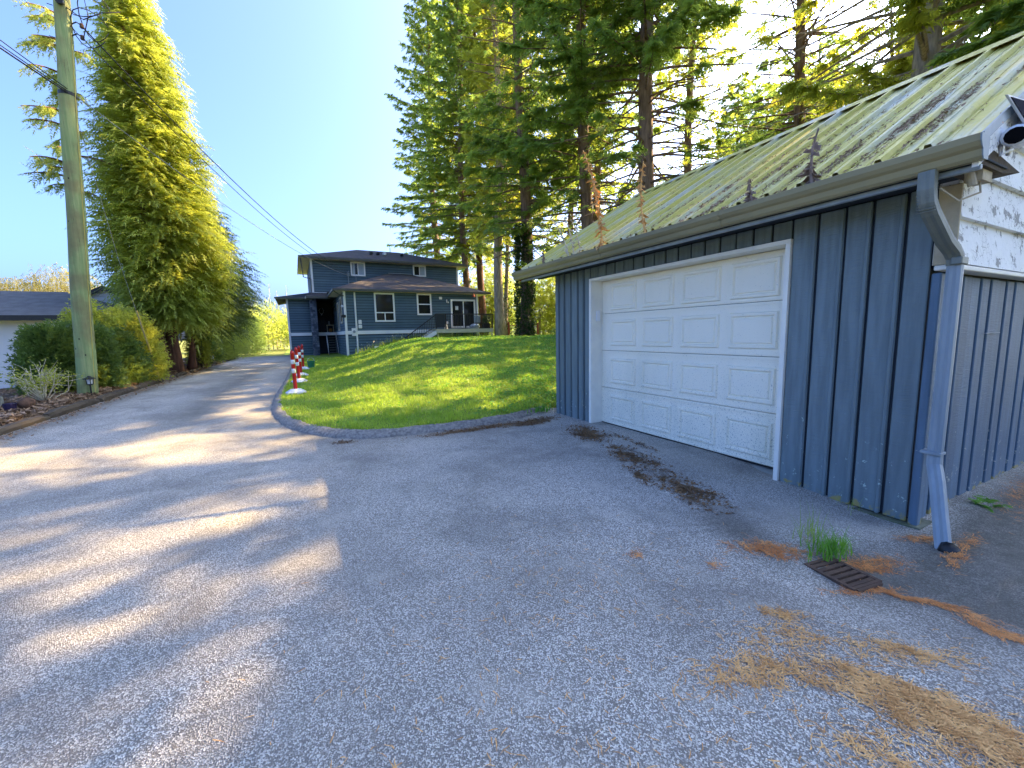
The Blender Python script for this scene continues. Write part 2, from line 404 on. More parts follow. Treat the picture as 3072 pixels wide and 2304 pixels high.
def gridmesh(name, xs, ys, zf, m, kind='structure', cols=None, smooth=True):
    X, Y = np.meshgrid(xs, ys); Z = zf(X, Y); nx, ny = len(xs), len(ys)
    V = np.stack([X, Y, Z], -1).reshape(-1, 3)
    i = np.arange(nx * ny).reshape(ny, nx)
    F = np.stack([i[:-1, :-1], i[:-1, 1:], i[1:, 1:], i[1:, :-1]], -1).reshape(-1, 4)
    me = bpy.data.meshes.new(name); n = len(F)
    me.vertices.add(len(V)); me.vertices.foreach_set('co', V.astype(np.float32).reshape(-1))
    me.loops.add(n * 4); me.loops.foreach_set('vertex_index', F.astype(np.int32).reshape(-1))
    me.polygons.add(n); me.polygons.foreach_set('loop_start', np.arange(n, dtype=np.int32) * 4)
    me.polygons.foreach_set('use_smooth', [smooth] * n)
    me.update(calc_edges=True)
    if cols is not None:
        c = cols(X, Y).reshape(-1, 3); c = np.concatenate([c, np.ones((len(c), 1))], 1)
        a = me.color_attributes.new('mask', 'FLOAT_COLOR', 'POINT'); a.data.foreach_set('color', c.astype(np.float32).reshape(-1))
    o = link(name, me, m); tag(o, kind=kind); return o
def sstep(x): x = np.clip(x, 0, 1); return x * x * (3 - 2 * x)
def lump(x, y, s, seed=0):
    return (np.sin(x * 1.7 / s + seed) * np.cos(y * 1.3 / s - seed * 1.7) + .6 * np.sin(x * 3.1 / s + y * 2.3 / s + seed * 2.1) + .4 * np.cos(x * 5.3 / s - y * 4.7 / s + seed)) / 2
def blob(X, Y, cx, cy, rx, ry, ang=0, soft=.6):
    c, s = math.cos(ang), math.sin(ang); dx, dy = X - cx, Y - cy
    d = np.sqrt(((dx * c + dy * s) / rx) ** 2 + ((-dx * s + dy * c) / ry) ** 2)
    return sstep((1 - d) / soft + .0)
def segdist(X, Y, pts):
    best = np.full(np.shape(X), 1e9)
    for (x0, y0), (x1, y1) in zip(pts[:-1], pts[1:]):
        dx, dy = x1 - x0, y1 - y0; t = np.clip(((X - x0) * dx + (Y - y0) * dy) / (dx * dx + dy * dy), 0, 1)
        best = np.minimum(best, np.hypot(X - x0 - t * dx, Y - y0 - t * dy))
    return best
def inside(X, Y, poly):
    r = np.zeros(np.shape(X), bool); n = len(poly)
    for i in range(n):
        x0, y0 = poly[i]; x1, y1 = poly[(i + 1) % n]
        c = ((y0 > Y) != (y1 > Y)) & (X < (x1 - x0) * (Y - y0) / ((y1 - y0) if y1 != y0 else 1e-9) + x0)
        r ^= c
    return r

# ------------------------------------------------------------------ terrain
KERB = [(-.25, 34), (-.25, 27), (-.26, 23.2), (-.36, 18), (-.42, 15.5), (-.50, 13), (-.54, 11.5), (-.53, 10), (-.47, 9.0), (-.27, 7.8), (.06, 6.95), (.48, 6.38), (.99, 6.05), (1.78, 5.98), (2.42, 5.96), (3.19, 6.08), (3.6, 6.25), (4.0, 6.4)]
LAWNP = KERB + [(8.6, 6.4), (8.6, -30), (90, -30), (90, 90), (-.25, 90)]
def lawn_top(X, Y):
    x0 = np.where(Y < 15, -.3, -.3 + 2.4 * np.clip((Y - 15) / 15, 0, 1))
    u = sstep((X - x0) / (5.2 + .02 * Y)); v = sstep((Y - 5.6) / 13)
    far = 1 - sstep((X - 26) / 30) * .6
    return .09 + 1.12 * u * v * far + .03 * lump(X, Y, 1.3, 2) * u
def lawn_z(X, Y):
    s = segdist(X, Y, KERB); s = np.where(inside(X, Y, LAWNP), s, -s)
    return lawn_top(X, Y) * sstep((s + .05) / .22) - .07 * (1 - sstep((s + .05) / .22))
def asph_z(X, Y):
    z = .012 * lump(X, Y, 1.6, 1)
    z = z - .075 * blob(X, Y, 2.9, 1.12, 1.1, .8, 0, 1.0) - .05 * sstep((X - 3.4) / 1.2) * sstep((1.4 - Y) / 1.0) - .045 * blob(X, Y, 3.95, 1.35, .8, .75, 0, 1.0)
    z = z + .035 * sstep((X - 3.35) / .55) * sstep((Y - 2.3) / .8)
    return z * np.where(Y > 12, .5, 1)
DEBRIS = [(3.69, 4.95), (3.55, 4.2), (3.45, 3.6), (3.3, 3.0), (3.2, 2.6), (3.1, 2.15)]
def asph_cols(X, Y):
    r = np.maximum.reduce([blob(X, Y, 3.56, 4.6, .85, .40, 1.38, .9), blob(X, Y, 3.34, 3.5, 1.0, .38, 1.38, 1.0), blob(X, Y, 3.08, 2.5, .80, .36, 1.30, .9), blob(X, Y, 3.0, 3.0, .55, .2, 1.2, 1.0) * .95, blob(X, Y, 3.75, 3.9, .9, .10, 1.45, 1.0) * .9,
                           blob(X, Y, 2.4, 5.8, 1.6, .22, .03, .8), blob(X, Y, 3.3, 5.75, .9, .35, .1, .8), blob(X, Y, .5, 6.1, .35, .16, -.6, .9)])
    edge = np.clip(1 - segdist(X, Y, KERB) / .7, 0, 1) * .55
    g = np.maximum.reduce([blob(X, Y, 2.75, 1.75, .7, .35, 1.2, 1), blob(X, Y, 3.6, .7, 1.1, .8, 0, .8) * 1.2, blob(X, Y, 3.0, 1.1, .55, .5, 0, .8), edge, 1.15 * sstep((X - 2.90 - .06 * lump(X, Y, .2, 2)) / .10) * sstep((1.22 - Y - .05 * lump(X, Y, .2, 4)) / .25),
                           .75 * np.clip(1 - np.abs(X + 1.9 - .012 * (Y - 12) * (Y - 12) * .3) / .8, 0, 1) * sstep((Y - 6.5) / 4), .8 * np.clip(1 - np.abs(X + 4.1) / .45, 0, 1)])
    b = np.maximum.reduce([blob(X, Y, 3.35, 1.75, .55, .5, 0, 1) * .9, blob(X, Y, 3.75, 3.4, .28, 1.9, 0, .9) * .5, blob(X, Y, 3.55, 5.6, .5, .3, 0, .9) * .8, .45 * np.clip(1 - np.abs(X + .9) / 1.0, 0, 1) * sstep((Y - 8) / 5)])
    return np.stack([np.clip(r, 0, 1), np.clip(g, 0, 1), np.clip(b, 0, 1)], -1)
def axis(*seg):
    out = []
    for a, b, st in seg: out += list(np.arange(a, b, st))
    return np.array(out + [seg[-1][1]])
gridmesh('driveway', axis((-4.42, 6, .08), (6, 9, .3)), axis((-4, 9, .08), (9, 40, .3)), asph_z, 'asphalt', cols=asph_cols)
gridmesh('lawn', axis((-1.0, 9, .1), (9, 20, .4), (20, 60, 4)), axis((5.4, 10, .1), (10, 34, .2), (34, 70, 3)), lawn_z, 'lawn')
def bed_z(X, Y):
    e = sstep((-4.42 - X) / .25) * sstep((X + 9.5) / 3)
    return -.08 + e * (.235 + .05 * lump(X, Y, .9, 5) + .02 * lump(X, Y, .25, 3))
gridmesh('planting_bed', axis((-10, -4.4, .1)), axis((-3, 12, .25), (12, 25, .12), (25, 41, .5)), bed_z, 'soil')
gridmesh('field', axis((-2500, -60, 400), (-60, 80, 10), (80, 2500, 400)), axis((-2500, -60, 400), (-60, 120, 10), (120, 2500, 400)), lambda X, Y: np.full(X.shape, -.14), 'field')
gridmesh('side_yard', axis((3.6, 14, .2)), axis((-3, 1.5, .1)), lambda X, Y: -.055 + .012 * lump(X, Y, .6, 4) - .25 * sstep((4.4 - X + (Y - 1.0) * .9) / .9), 'sidepad')
# asphalt kerb round the lawn
mb = MB(); P = []
kp = np.array(KERB[1:], float); t = np.linspace(0, len(kp) - 1, 90)
kx = np.interp(t, range(len(kp)), kp[:, 0]); ky = np.interp(t, range(len(kp)), kp[:, 1])
for _ in range(3): kx[1:-1] = (kx[:-2] + kx[1:-1] * 2 + kx[2:]) / 4; ky[1:-1] = (ky[:-2] + ky[1:-1] * 2 + ky[2:]) / 4
K = np.stack([kx, ky, 0 * kx], -1); T_ = np.gradient(K, axis=0); T_ /= np.linalg.norm(T_, axis=1)[:, None]
N_ = np.stack([-T_[:, 1], T_[:, 0], 0 * kx], -1)      # points to the lawn
prof = [(-.05, -.03), (-.02, .015), (.06, .075), (.12, .092), (.17, .085), (.22, .04)]
V = []
for i in range(len(K)):
    for d, z in prof:
        V.append(K[i] + N_[i] * (d + .02 * math.sin(i * 2.1 + z * 60)) + np.array([0, 0, z + .008 * math.sin(i * 1.3 + d * 30)]))
n = len(prof); F = [(i * n + j, i * n + j + 1, (i + 1) * n + j + 1, (i + 1) * n + j) for i in range(len(K) - 1) for j in range(n - 1)]
o = part('kerb', V, F, 'kerb', smooth=True); tag(o, kind='structure'); fixnormals(o.data)
# ------------------------------------------------------------------ garage
def sweep(P, prof):
    """sweep a closed 2-d profile (across, up) along points"""
    P, T, A, B = frames(P); n = len(prof)
    V = (P[:, None] + np.array(prof)[None, :, 0, None] * A[:, None] + np.array(prof)[None, :, 1, None] * B[:, None]).reshape(-1, 3)
    F = [(i * n + j, i * n + (j + 1) % n, (i + 1) * n + (j + 1) % n, (i + 1) * n + j) for i in range(len(P) - 1) for j in range(n)]
    return V, F + [list(range(n))[::-1], list(range((len(P) - 1) * n, len(P) * n))]
GX, GY0, GY1, GD, GT = 4.0, 1.28, 6.06, 8.4, 2.40
RT = .585
def roofz(x): return 2.53 + RT * (x - 3.57)
RIDGE = 6.2
garage = thing('garage', 'blue board-sided garage with a mossy metal roof and a white panelled door', 'garage', (6.2, 3.67, 0))
mb = MB()   # backing walls (dark behind the board joints)
mb.box((4.022, 4.10), (GY0 + .03, 2.235), (-.02, GT)).box((4.022, 4.10), (5.10, GY1 - .01), (-.02, GT)).box((4.022, 4.10), (2.235, 5.10), (2.23, GT))
mb.box((4.10, GD), (GY0 + .03, GY0 + .1), (-.05, 2.45)).box((4.10, GD), (GY1 - .1, GY1 - .02), (0, 2.5)).box((GD - .1, GD), (GY0 + .1, GY1 - .1), (0, 2.5))
mb.part('wall', 'g_dark', garage)
mb = MB()
mb.prism([(4.1, 0, 2.45), (GD - .1, 0, 2.45), (RIDGE, 0, roofz(RIDGE) - .12)], (0, GY0 + .02, 0), (0, GY0 + .1, 0)); mb.part('gable', 'g_dark', garage)
mb = MB(); mb.prism([(4.1, 0, 2.45), (GD - .1, 0, 2.45), (RIDGE, 0, roofz(RIDGE) - .12)], (0, GY1 - .1, 0), (0, GY1, 0)).part('gable', 'g_dark', garage)
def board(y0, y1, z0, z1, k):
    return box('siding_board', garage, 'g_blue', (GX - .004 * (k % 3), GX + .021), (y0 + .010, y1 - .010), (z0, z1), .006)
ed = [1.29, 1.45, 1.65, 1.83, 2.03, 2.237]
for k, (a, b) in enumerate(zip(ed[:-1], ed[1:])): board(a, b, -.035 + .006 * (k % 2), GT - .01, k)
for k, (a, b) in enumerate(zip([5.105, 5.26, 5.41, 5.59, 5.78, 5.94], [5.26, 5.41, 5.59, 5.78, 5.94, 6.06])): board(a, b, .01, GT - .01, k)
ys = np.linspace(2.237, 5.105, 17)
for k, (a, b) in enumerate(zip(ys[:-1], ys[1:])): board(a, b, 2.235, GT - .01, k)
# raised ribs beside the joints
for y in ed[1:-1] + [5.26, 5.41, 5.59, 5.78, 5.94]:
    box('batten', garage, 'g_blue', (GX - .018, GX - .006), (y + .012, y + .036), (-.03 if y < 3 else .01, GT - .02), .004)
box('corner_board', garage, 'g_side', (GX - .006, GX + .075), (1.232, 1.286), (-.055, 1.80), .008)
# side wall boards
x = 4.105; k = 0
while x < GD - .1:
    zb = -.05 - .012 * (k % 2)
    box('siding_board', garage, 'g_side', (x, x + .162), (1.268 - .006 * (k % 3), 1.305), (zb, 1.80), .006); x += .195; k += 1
box('ledge', garage, 'white', (3.985, GD), (1.165, 1.275), (1.815, 1.850), .006)
# gable planks of peeling white paint
for i in range(7):
    z0 = 1.855 + i * .302; z1 = z0 + .31
    xl0 = max(4.002, (z0 - 2.53 + .16) / RT + 3.57); xl1 = max(4.002, (z1 - 2.53 + .16) / RT + 3.57)
    xr0, xr1 = 12.4 - xl0, 12.4 - xl1
    if z0 > 3.75: break
    if xl1 > xr1: xl1 = xr1 = 6.2; z1 = roofz(6.2) - .16
    yb, yt = 1.165, 1.205
    Vp = [(xl0, yb, z0), (xr0, yb, z0), (xr1, yt, z1), (xl1, yt, z1), (xl0, 1.29, z0), (xr0, 1.29, z0), (xr1, 1.29, z1), (xl1, 1.29, z1)]
    if xl0 < xl1 and z0 < (roofz(xl0) - .16) - .01 and xl0 <= 4.003:   # where the roof cuts the plank part-way
        zc = min(z1, roofz(4.002) - .16)
        Vp = [(4.002, yb, z0), (12.4 - 4.002, yb, z0), (12.4 - 4.002, yt, zc), (xr1, yt, z1), (xl1, yt, z1), (4.002, yt, zc)]
        Vp += [(a, 1.29, c) for a, b, c in Vp]; Fp = [(0, 1, 2, 3, 4, 5), (11, 10, 9, 8, 7, 6)] + [(j, (j + 1) % 6, 6 + (j + 1) % 6, 6 + j) for j in range(6)]
    else:
        Fp = [(0, 1, 2, 3), (7, 6, 5, 4)] + [(j, (j + 1) % 4, 4 + (j + 1) % 4, 4 + j) for j in range(4)]
    o = part('plank', Vp, Fp, 'peel', garage); fixnormals(o.data)
box('corner_trim', garage, 'warm_tan', (3.984, 4.0), (1.17, 1.284), (1.852, 2.37), .004)  # front-facing plank ends, the cream light on them put into the colour
# foundation
mb = MB()
mb.box((3.955, 4.20), (1.20, 2.235), (-.22, -.04)).box((4.20, GD), (1.20, 1.40), (-.22, -.058)); mb.part('foundation', 'mossconc', garage); mb = MB(); mb.box((3.955, 4.2), (5.10, 6.08), (-.15, .005)); mb.part('foundation', 'mossconc', garage)
# door sill slab with a broken edge
top = []; ys = np.linspace(2.24, 5.12, 60)
fx = 3.955 - .09 * np.clip((ys - 2.2) / 3, 0, 1) * 0 - .05 - .035 * np.array([lump(y, 0, .12, 3) for y in ys]) - .05 * np.exp(-((ys - 3.2) / .5) ** 2)
V = [(a, y, .022 - .05 * (1 - (y - 2.2) / 2.9)) for a, y in zip(fx, ys)] + [(4.3, y, .03) for y in ys] + [(a - .015, y, -.16) for a, y in zip(fx, ys)]
n = len(ys); F = [(i, i + 1, n + i + 1, n + i) for i in range(n - 1)] + [(2 * n + i, 2 * n + i + 1, i + 1, i) for i in range(n - 1)]
o = part('door_sill', V, F, 'concrete', garage); fixnormals(o.data)
# door frame
mb = MB(); mb.box((3.972, 4.23), (2.235, 2.275), (-.03, 2.19)).box((3.972, 4.23), (5.05, 5.103), (.02, 2.19)).box((3.972, 4.23), (2.235, 5.103), (2.192, 2.228)); mb.part('door_frame', 'white', garage)
# the door: four sections
def ring(mb, y0, y1, z0, z1, x):
    a = [(0, 0.0), (.012, .019), (.034, .019), (.052, -.004)]
    V = []
    for ins, h in a:
        V += [(x - h, y0 + ins, z0 + ins), (x - h, y1 - ins, z0 + ins), (x - h, y1 - ins, z1 - ins), (x - h, y0 + ins, z1 - ins)]
    V2 = [(x, y0 + .05, z0 + .05)]
    F = [(4 * r + j, 4 * r + (j + 1) % 4, 4 * r + 4 + (j + 1) % 4, 4 * r + 4 + j) for r in range(3) for j in range(4)]
    ins = .065; b = len(V)
    V += [(x - .013, y0 + ins, z0 + ins), (x - .013, y1 - ins, z0 + ins), (x - .013, y1 - ins, z1 - ins), (x - .013, y0 + ins, z1 - ins)]
    F += [(12 + j, 12 + (j + 1) % 4, 16 + (j + 1) % 4, 16 + j) for j in range(4)] + [(16, 17, 18, 19)]
    mb.add(V, F)
door = bpy.data.objects.new('garage_door', None); COL.objects.link(door); door.parent = garage; door.location = Vector((4.2, 3.67, 0)) - wloc(garage)
zs = [.045, .592, 1.158, 1.708, 2.19]
for i in range(4):
    z0, z1 = zs[i] + .003, zs[i + 1] - .003
    mb = MB(); mb.box((4.182, 4.222), (2.28, 5.048), (z0, z1))
    mb.box((4.174, 4.183), (2.28, 5.048), (z1 - .030, z1 - .012)).box((4.176, 4.183), (2.28, 5.048), (z0 + .008, z0 + .026))
    zc = (z0 + z1) / 2 - .012
    for yc in (4.592, 3.955, 3.318, 2.680): ring(mb, yc - .262, yc + .262, zc - .188, zc + .188, 4.1815)
    mb.part('door_section', 'door', door)
box('bottom_seal', door, 'blackp', (4.178, 4.225), (2.28, 5.048), (.028, .044), .003)
box('keypad', garage, 'camwhite', (4.06, 4.13), (5.030, 5.051), (1.60, 1.76), .008)
# eave: fascia, soffit, gutter
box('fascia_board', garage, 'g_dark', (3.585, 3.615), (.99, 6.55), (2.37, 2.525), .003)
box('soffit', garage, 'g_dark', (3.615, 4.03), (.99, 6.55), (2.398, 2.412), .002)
box('frieze', garage, 'spout', (3.588, 3.625), (.99, 6.52), (2.335, 2.366), .003)
gp = [(3.580, 2.49), (3.580, 2.372), (3.520, 2.368), (3.505, 2.385), (3.497, 2.42), (3.478, 2.435), (3.462, 2.46), (3.458, 2.497), (3.463, 2.50), (3.470, 2.497), (3.474, 2.465), (3.486, 2.445), (3.512, 2.425), (3.520, 2.385), (3.572, 2.385), (3.572, 2.49)]
mb = MB()
for a, b in ((.965, 2.62), (2.622, 4.3), (4.302, 6.62)): mb.prism([(x, 0, z) for x, z in gp], (0, a, 0), (0, b, 0))
mb.part('gutter', 'gutter', garage)
mb = MB()
for y in (.96, 6.622): mb = MB(); mb.prism([(x, 0, z) for x, z in gp[:9]], (0, y, 0), (0, y + .008, 0)); mb.part('gutter_end_cap', 'spout', garage)
for y in (2.62, 4.3): mb = MB(); mb.prism([(x - .004, 0, z - (.004 if z < 2.45 else -.002)) for x, z in gp[2:9]] + [(3.52, 0, 2.44)], (0, y - .035, 0), (0, y + .035, 0)); mb.part('gutter_joint', 'gutter', garage)
# roof sheets
def sheetprof(y0, n):
    out = []
    for i in range(n):
        y = y0 + i * .245
        out += [(y, 0), (y + .062, 0), (y + .068, .007), (y + .078, .007), (y + .084, 0), (y + .150, 0), (y + .156, .007), (y + .166, .007), (y + .172, 0), (y + .188, 0), (y + .203, .038), (y + .230, .038)]
    return out + [(y0 + n * .245, 0)]
y = .985; k = 0
NX, NZ = -RT / math.hypot(1, RT), 1 / math.hypot(1, RT)
while y < 6.5:
    n = 3 if y + .735 < 6.5 else int((6.53 - y) / .245)
    if n < 1: break
    for side in (0, 1):
        pr = sheetprof(y, n); lift = .0025 * (k % 2); V = []
        e = 3.515 + .008 * math.sin(k * 2.3)
        for xx in (e, (e + RIDGE) / 2, RIDGE - .01):
            for yy, h in pr:
                px = xx + NX * (h + lift); pz = roofz(xx) + NZ * (h + lift)
                V.append((px if side == 0 else 2 * RIDGE - px, yy, pz))
        m_ = len(pr); F = [(r * m_ + j, r * m_ + j + 1, (r + 1) * m_ + j + 1, (r + 1) * m_ + j) for r in range(2) for j in range(m_ - 1)]
        part('roof_sheet', V, F, 'roof_metal', garage)
    y += n * .245; k += 1
mb = MB(); c = roofz(RIDGE)
mb.prism([(RIDGE - .17, 0, c - .055), (RIDGE, 0, c + .055), (RIDGE + .17, 0, c - .055), (RIDGE, 0, c + .045)], (0, .98, 0), (0, 6.5, 0)); mb.part('ridge_cap', 'roof_metal', garage)
for y0, m_ in ((.99, 'peel'), (6.49, 'redwood')):
    mb = MB(); dz = -.03
    for s in (-1, 1):
        a = (RIDGE + s * (RIDGE - 3.56), roofz(3.56)); b = (RIDGE, roofz(RIDGE))
        mb.prism([(a[0], 0, a[1] + dz), (b[0], 0, b[1] + dz), (b[0], 0, b[1] + dz - .15), (a[0], 0, a[1] + dz - .15)], (0, y0, 0), (0, y0 + .028, 0))
    mb.part('rake_board', m_, garage)
mb = MB()
for s in (-1, 1):
    a = (RIDGE + s * (RIDGE - 3.54), roofz(3.54)); b = (RIDGE, roofz(RIDGE))
    mb.prism([(a[0], 0, a[1] + .012), (b[0], 0, b[1] + .012), (b[0], 0, b[1] - .055), (a[0], 0, a[1] - .055)], (0, .974, 0), (0, .986, 0))
mb.part('rake_trim', 'spout', garage)
mb = MB()
for s in (-1, 1):
    a = (RIDGE + s * (RIDGE - 3.6), roofz(3.6)); b = (RIDGE, roofz(RIDGE))
    mb.prism([(a[0], 0, a[1] - .04), (b[0], 0, b[1] - .04), (b[0], 0, b[1] - .055), (a[0], 0, a[1] - .055)], (0, 1.02, 0), (0, 1.20, 0))
    mb.prism([(a[0], 0, a[1] - .04), (b[0], 0, b[1] - .04), (b[0], 0, b[1] - .055), (a[0], 0, a[1] - .055)], (0, 6.0, 0), (0, 6.485, 0))
mb.part('rake_soffit', 'timber', garage)['kind'] = 'stuff'
mb = MB(); mb.prism([(3.60, 0, 2.372), (4.0, 0, 2.372), (4.3, 0, 2.42), (3.60, 0, 2.50)], (0, 1.0, 0), (0, 1.16, 0)); mb.part('eave_return', 'timber', garage)
# downspout
rp = [(-.036, -.026), (-.018, -.031), (0, -.026), (.018, -.031), (.036, -.026), (.040, 0), (.036, .026), (0, .030), (-.036, .026), (-.040, 0)]
el = [(3.525, 1.195, 2.375), (3.525, 1.193, 2.27), (3.54, 1.19, 2.20), (3.585, 1.185, 2.14), (3.79, 1.172, 1.985), (3.90, 1.165, 1.93), (3.95, 1.162, 1.89), (3.96, 1.160, 1.84)]
V, F = sweep(el, [(a * 1.08, b * 1.08) for a, b in rp]); part('downspout_elbow', V, F, 'spout2', garage)
mb = MB()
for i in range(9):
    t = i / 8; p = np.array([3.525 + .035 * t * t, 1.194, 2.29 - .13 * t]); q = p + np.array([.004, 0, -.006])
    v, f = sweep([p, q], [(a * 1.16, b * 1.16) for a, b in rp]); mb.add(v, f)
mb.part('elbow_crimp', 'spout2', garage)
ds = [(3.962, 1.160, 1.86), (3.962, 1.160, 1.2), (3.955, 1.160, .52), (3.945, 1.155, .46), (3.90, 1.12, .36), (3.745, 1.015, -.02), (3.72, 1.0, -.055)]
V, F = sweep(ds, rp); part('downspout', V, F, 'spout', garage)
box('downspout_strap', garage, 'spout2', (3.900, 4.012), (1.112, 1.168), (1.835, 1.885), .006)
box('downspout_strap', garage, 'spout', (3.908, 4.0), (1.118, 1.23), (.535, .555), .003)
solo('drain_pipe', *tube([(3.70, .985, -.075), (3.73, .975, -.03), (3.80, .985, -.045), (3.92, 1.0, -.055)], [.05, .055, .03, .012], 10), 'blackp', 'black corrugated drain stub at the foot of the downspout', 'drain pipe', (3.75, .98, -.08), smooth=True)
box('utility_hook', garage, 'spout', (4.98, 5.30), (1.235, 1.25), (1.36, 1.366), .002)
mb = MB(); mb.tube([(3.72, 1.08, 2.40), (3.73, 1.06, 2.31), (3.735, 1.055, 2.28)], .022, 10); mb.box((3.75, 3.90), (1.02, 1.10), (2.31, 2.37)).tube([(3.82, 1.05, 2.33), (3.78, 1.03, 2.24), (3.70, 1.1, 2.2), (3.6, 1.16, 2.28)], .006, 5); mb.part('conduit_box', 'warm_tan', garage)
# leaf litter lodged in the valleys of the roof
T = []
for cx, cy, sx, n in ((4.6, 1.9, 1.6, 1300), (4.3, 2.6, 1.5, 1100), (4.5, 3.4, 1.6, 1000), (4.4, 4.6, 1.5, 700), (4.25, 1.62, .7, 420), (4.0, 1.38, .3, 260), (4.55, 1.39, .4, 260), (4.0, 1.88, .45, 420), (3.9, 2.12, .4, 300), (4.7, 1.62, .4, 240), (4.15, 2.37, .5, 260), (4.3, 2.62, .6, 260), (3.8, 2.86, .3, 200), (4.2, 3.1, .5, 220), (4.0, 3.6, .5, 200), (4.9, 1.14, .3, 150), (3.75, 4.4, .3, 180), (3.7, 5.2, .3, 200)):
    cx0 = rng.normal(cx, sx * .5, n); cy0 = cy + (rng.uniform(-.05, .08, n) if sx < 1 else np.round(rng.normal(0, .5, n) / .245) * .245 + rng.normal(.02, .05, n))
    cx0 = np.clip(cx0, 3.56, 6.1)
    p = np.stack([cx0, cy0, roofz(cx0) + .006 + rng.uniform(0, .012, n)], -1)
    d = rng.normal(0, 1, (n, 2, 3)) * np.array([.020, .012, .008]); d[:, :, 2] += d[:, :, 0] * RT
    T.append(np.stack([p, p + d[:, 0], p + d[:, 1]], 1))
o = tpart('roof_litter', np.concatenate(T), 'brown', garage); o['kind'] = 'stuff'
# security camera
sc = thing('security_camera', 'white security camera with solar panel under the garage rake', 'security camera', (4.0, .98, 2.60))
V, F = sweep([(4.15, .98, 2.665), (3.86, .93, 2.615)], [(.055 * math.cos(a), .05 * math.sin(a)) for a in np.arange(12) * math.pi / 6]); part('body', V, F, 'camwhite', sc, smooth=True)
V, F = sweep([(3.90, .937, 2.622), (3.835, .926, 2.610)], [(.062 * math.cos(a), .058 * math.sin(a)) for a in np.arange(12) * math.pi / 6]); part('hood', V, F, 'camwhite', sc, smooth=True)
V, F = sweep([(3.84, .9265, 2.6105), (3.832, .9255, 2.609)], [(.048 * math.cos(a), .045 * math.sin(a)) for a in np.arange(12) * math.pi / 6]); part('lens', V, F, 'lensblack', sc)
part('bracket', *tube([(4.10, 1.0, 2.70), (4.12, .985, 2.75), (4.16, .96, 2.80)], .016, 8), 'camwhite', sc)
part('cable', *tube([(4.02, .985, 2.58), (3.93, .96, 2.56), (3.87, .985, 2.53), (3.90, 1.0, 2.60), (3.86, .98, 2.64), (3.93, .975, 2.60), (3.99, .985, 2.55)], .012, 6), 'camwhite', sc, smooth=True)
sp_ = bpy.data.objects.new('solar_panel', None); COL.objects.link(sp_); sp_.parent = sc; sp_.location = Vector((4.12, .93, 2.83)) - wloc(sc)
mb = MB(); q = [(3.73, .95, 2.82), (4.20, .975, 2.90), (4.55, .95, 2.75), (4.10, .925, 2.675)]
up = np.array([0, .97, .24])
mb.add([tuple(p) for p in q] + [tuple(np.array(p) + up * .012) for p in q], [(3, 2, 1, 0), (4, 5, 6, 7)] + [(j, (j + 1) % 4, 4 + (j + 1) % 4, 4 + j) for j in range(4)]); mb.part('frame', 'panel', sp_)
c = np.mean(q, 0); q2 = [tuple(c + (np.array(p) - c) * .9 - up * .0015) for p in q]
mb = MB(); mb.add(q2 + [tuple(np.array(p) - up * .003) for p in q2], [(0, 1, 2, 3), (7, 6, 5, 4)] + [(j, (j + 1) % 4, 4 + (j + 1) % 4, 4 + j) for j in range(4)]); mb.part('cell', 'solar', sp_)
sc.location.z -= .075
# dry weeds growing in the gutter
def weed(base, tip, bend, m, label, seed, th=.010, leaf=.05):
    r = np.random.default_rng(seed); b = np.array(base); t_ = np.array(tip); n = 9
    u = np.linspace(0, 1, n)[:, None]
    P = b + (t_ - b) * u + np.array(bend) * (4 * u * (1 - u))
    root = thing('dry_weed', label, 'dead weed', base, 'dead weeds growing in the gutter')
    part('stem', *tube(P, np.linspace(th * 1.1, th * .4, n), 5), 'dryweed' if m == 'dryweed' else m, root)
    k = int(90 * np.linalg.norm(t_ - b)) + 12; uu = r.uniform(.05, 1, k)
    pp = np.stack([np.interp(uu, u[:, 0], P[:, i]) for i in range(3)], -1)
    d = r.normal(0, 1, (k, 3)); d[:, 2] = -abs(d[:, 2]) * .9; d /= np.linalg.norm(d, axis=1)[:, None]
    L = (leaf * 1.35 * r.uniform(.5, 1.3, k) * (1.1 - .5 * uu))[:, None]; s = np.cross(d, r.normal(0, 1, (k, 3))) * .35
    T = np.concatenate([np.stack([pp - s * L * .4, pp + s * L * .4, pp + d * L], 1), np.stack([pp - s * L * .2, pp + d * L * .6 + s * L * .5, pp + d * L], 1)])
    tpart('dry_leaves', T, m, root); return root
weed((3.52, 4.25, 2.47), (3.50, 4.62, 3.78), (0, -.06, .05), 'dryweed', 'tallest orange dead weed curving up from the garage gutter', 1, .012, .075)
weed((3.52, 3.51, 2.47), (3.52, 3.57, 3.28), (0, .06, 0), 'dryweed', 'straight orange dead weed standing alone in the middle of the gutter', 2, .012, .06)
weed((3.52, 4.97, 2.47), (3.50, 5.42, 3.13), (0, -.05, .05), 'paletwig', 'pale leaning dead weed, leftmost of the close trio in the gutter', 3, .008, .045)
weed((3.52, 4.85, 2.47), (3.50, 5.05, 3.05), (0, -.03, .03), 'paletwig', 'pale thin dead weed in the middle of the close gutter trio', 4, .007, .04)
weed((3.52, 4.70, 2.47), (3.50, 4.88, 2.97), (0, -.03, .02), 'paletwig', 'thin dead weed, rightmost of the close trio in the gutter', 5, .006, .035)
weed((3.52, 5.64, 2.47), (3.50, 5.62, 2.72), (0, .02, .0), 'greyweed', 'short grey tuft of dead weed near the far end of the gutter', 6, .007, .06)
weed((3.52, 2.30, 2.47), (3.51, 2.34, 2.70), (0, .01, .0), 'greyweed', 'small curled grey dead weed on the gutter above the garage door', 7, .008, .05)
weed((3.52, 1.84, 2.47), (3.52, 1.83, 2.89), (0, .03, .0), 'greyweed', 'stout twisted grey dead weed near the right end of the gutter', 8, .014, .06)

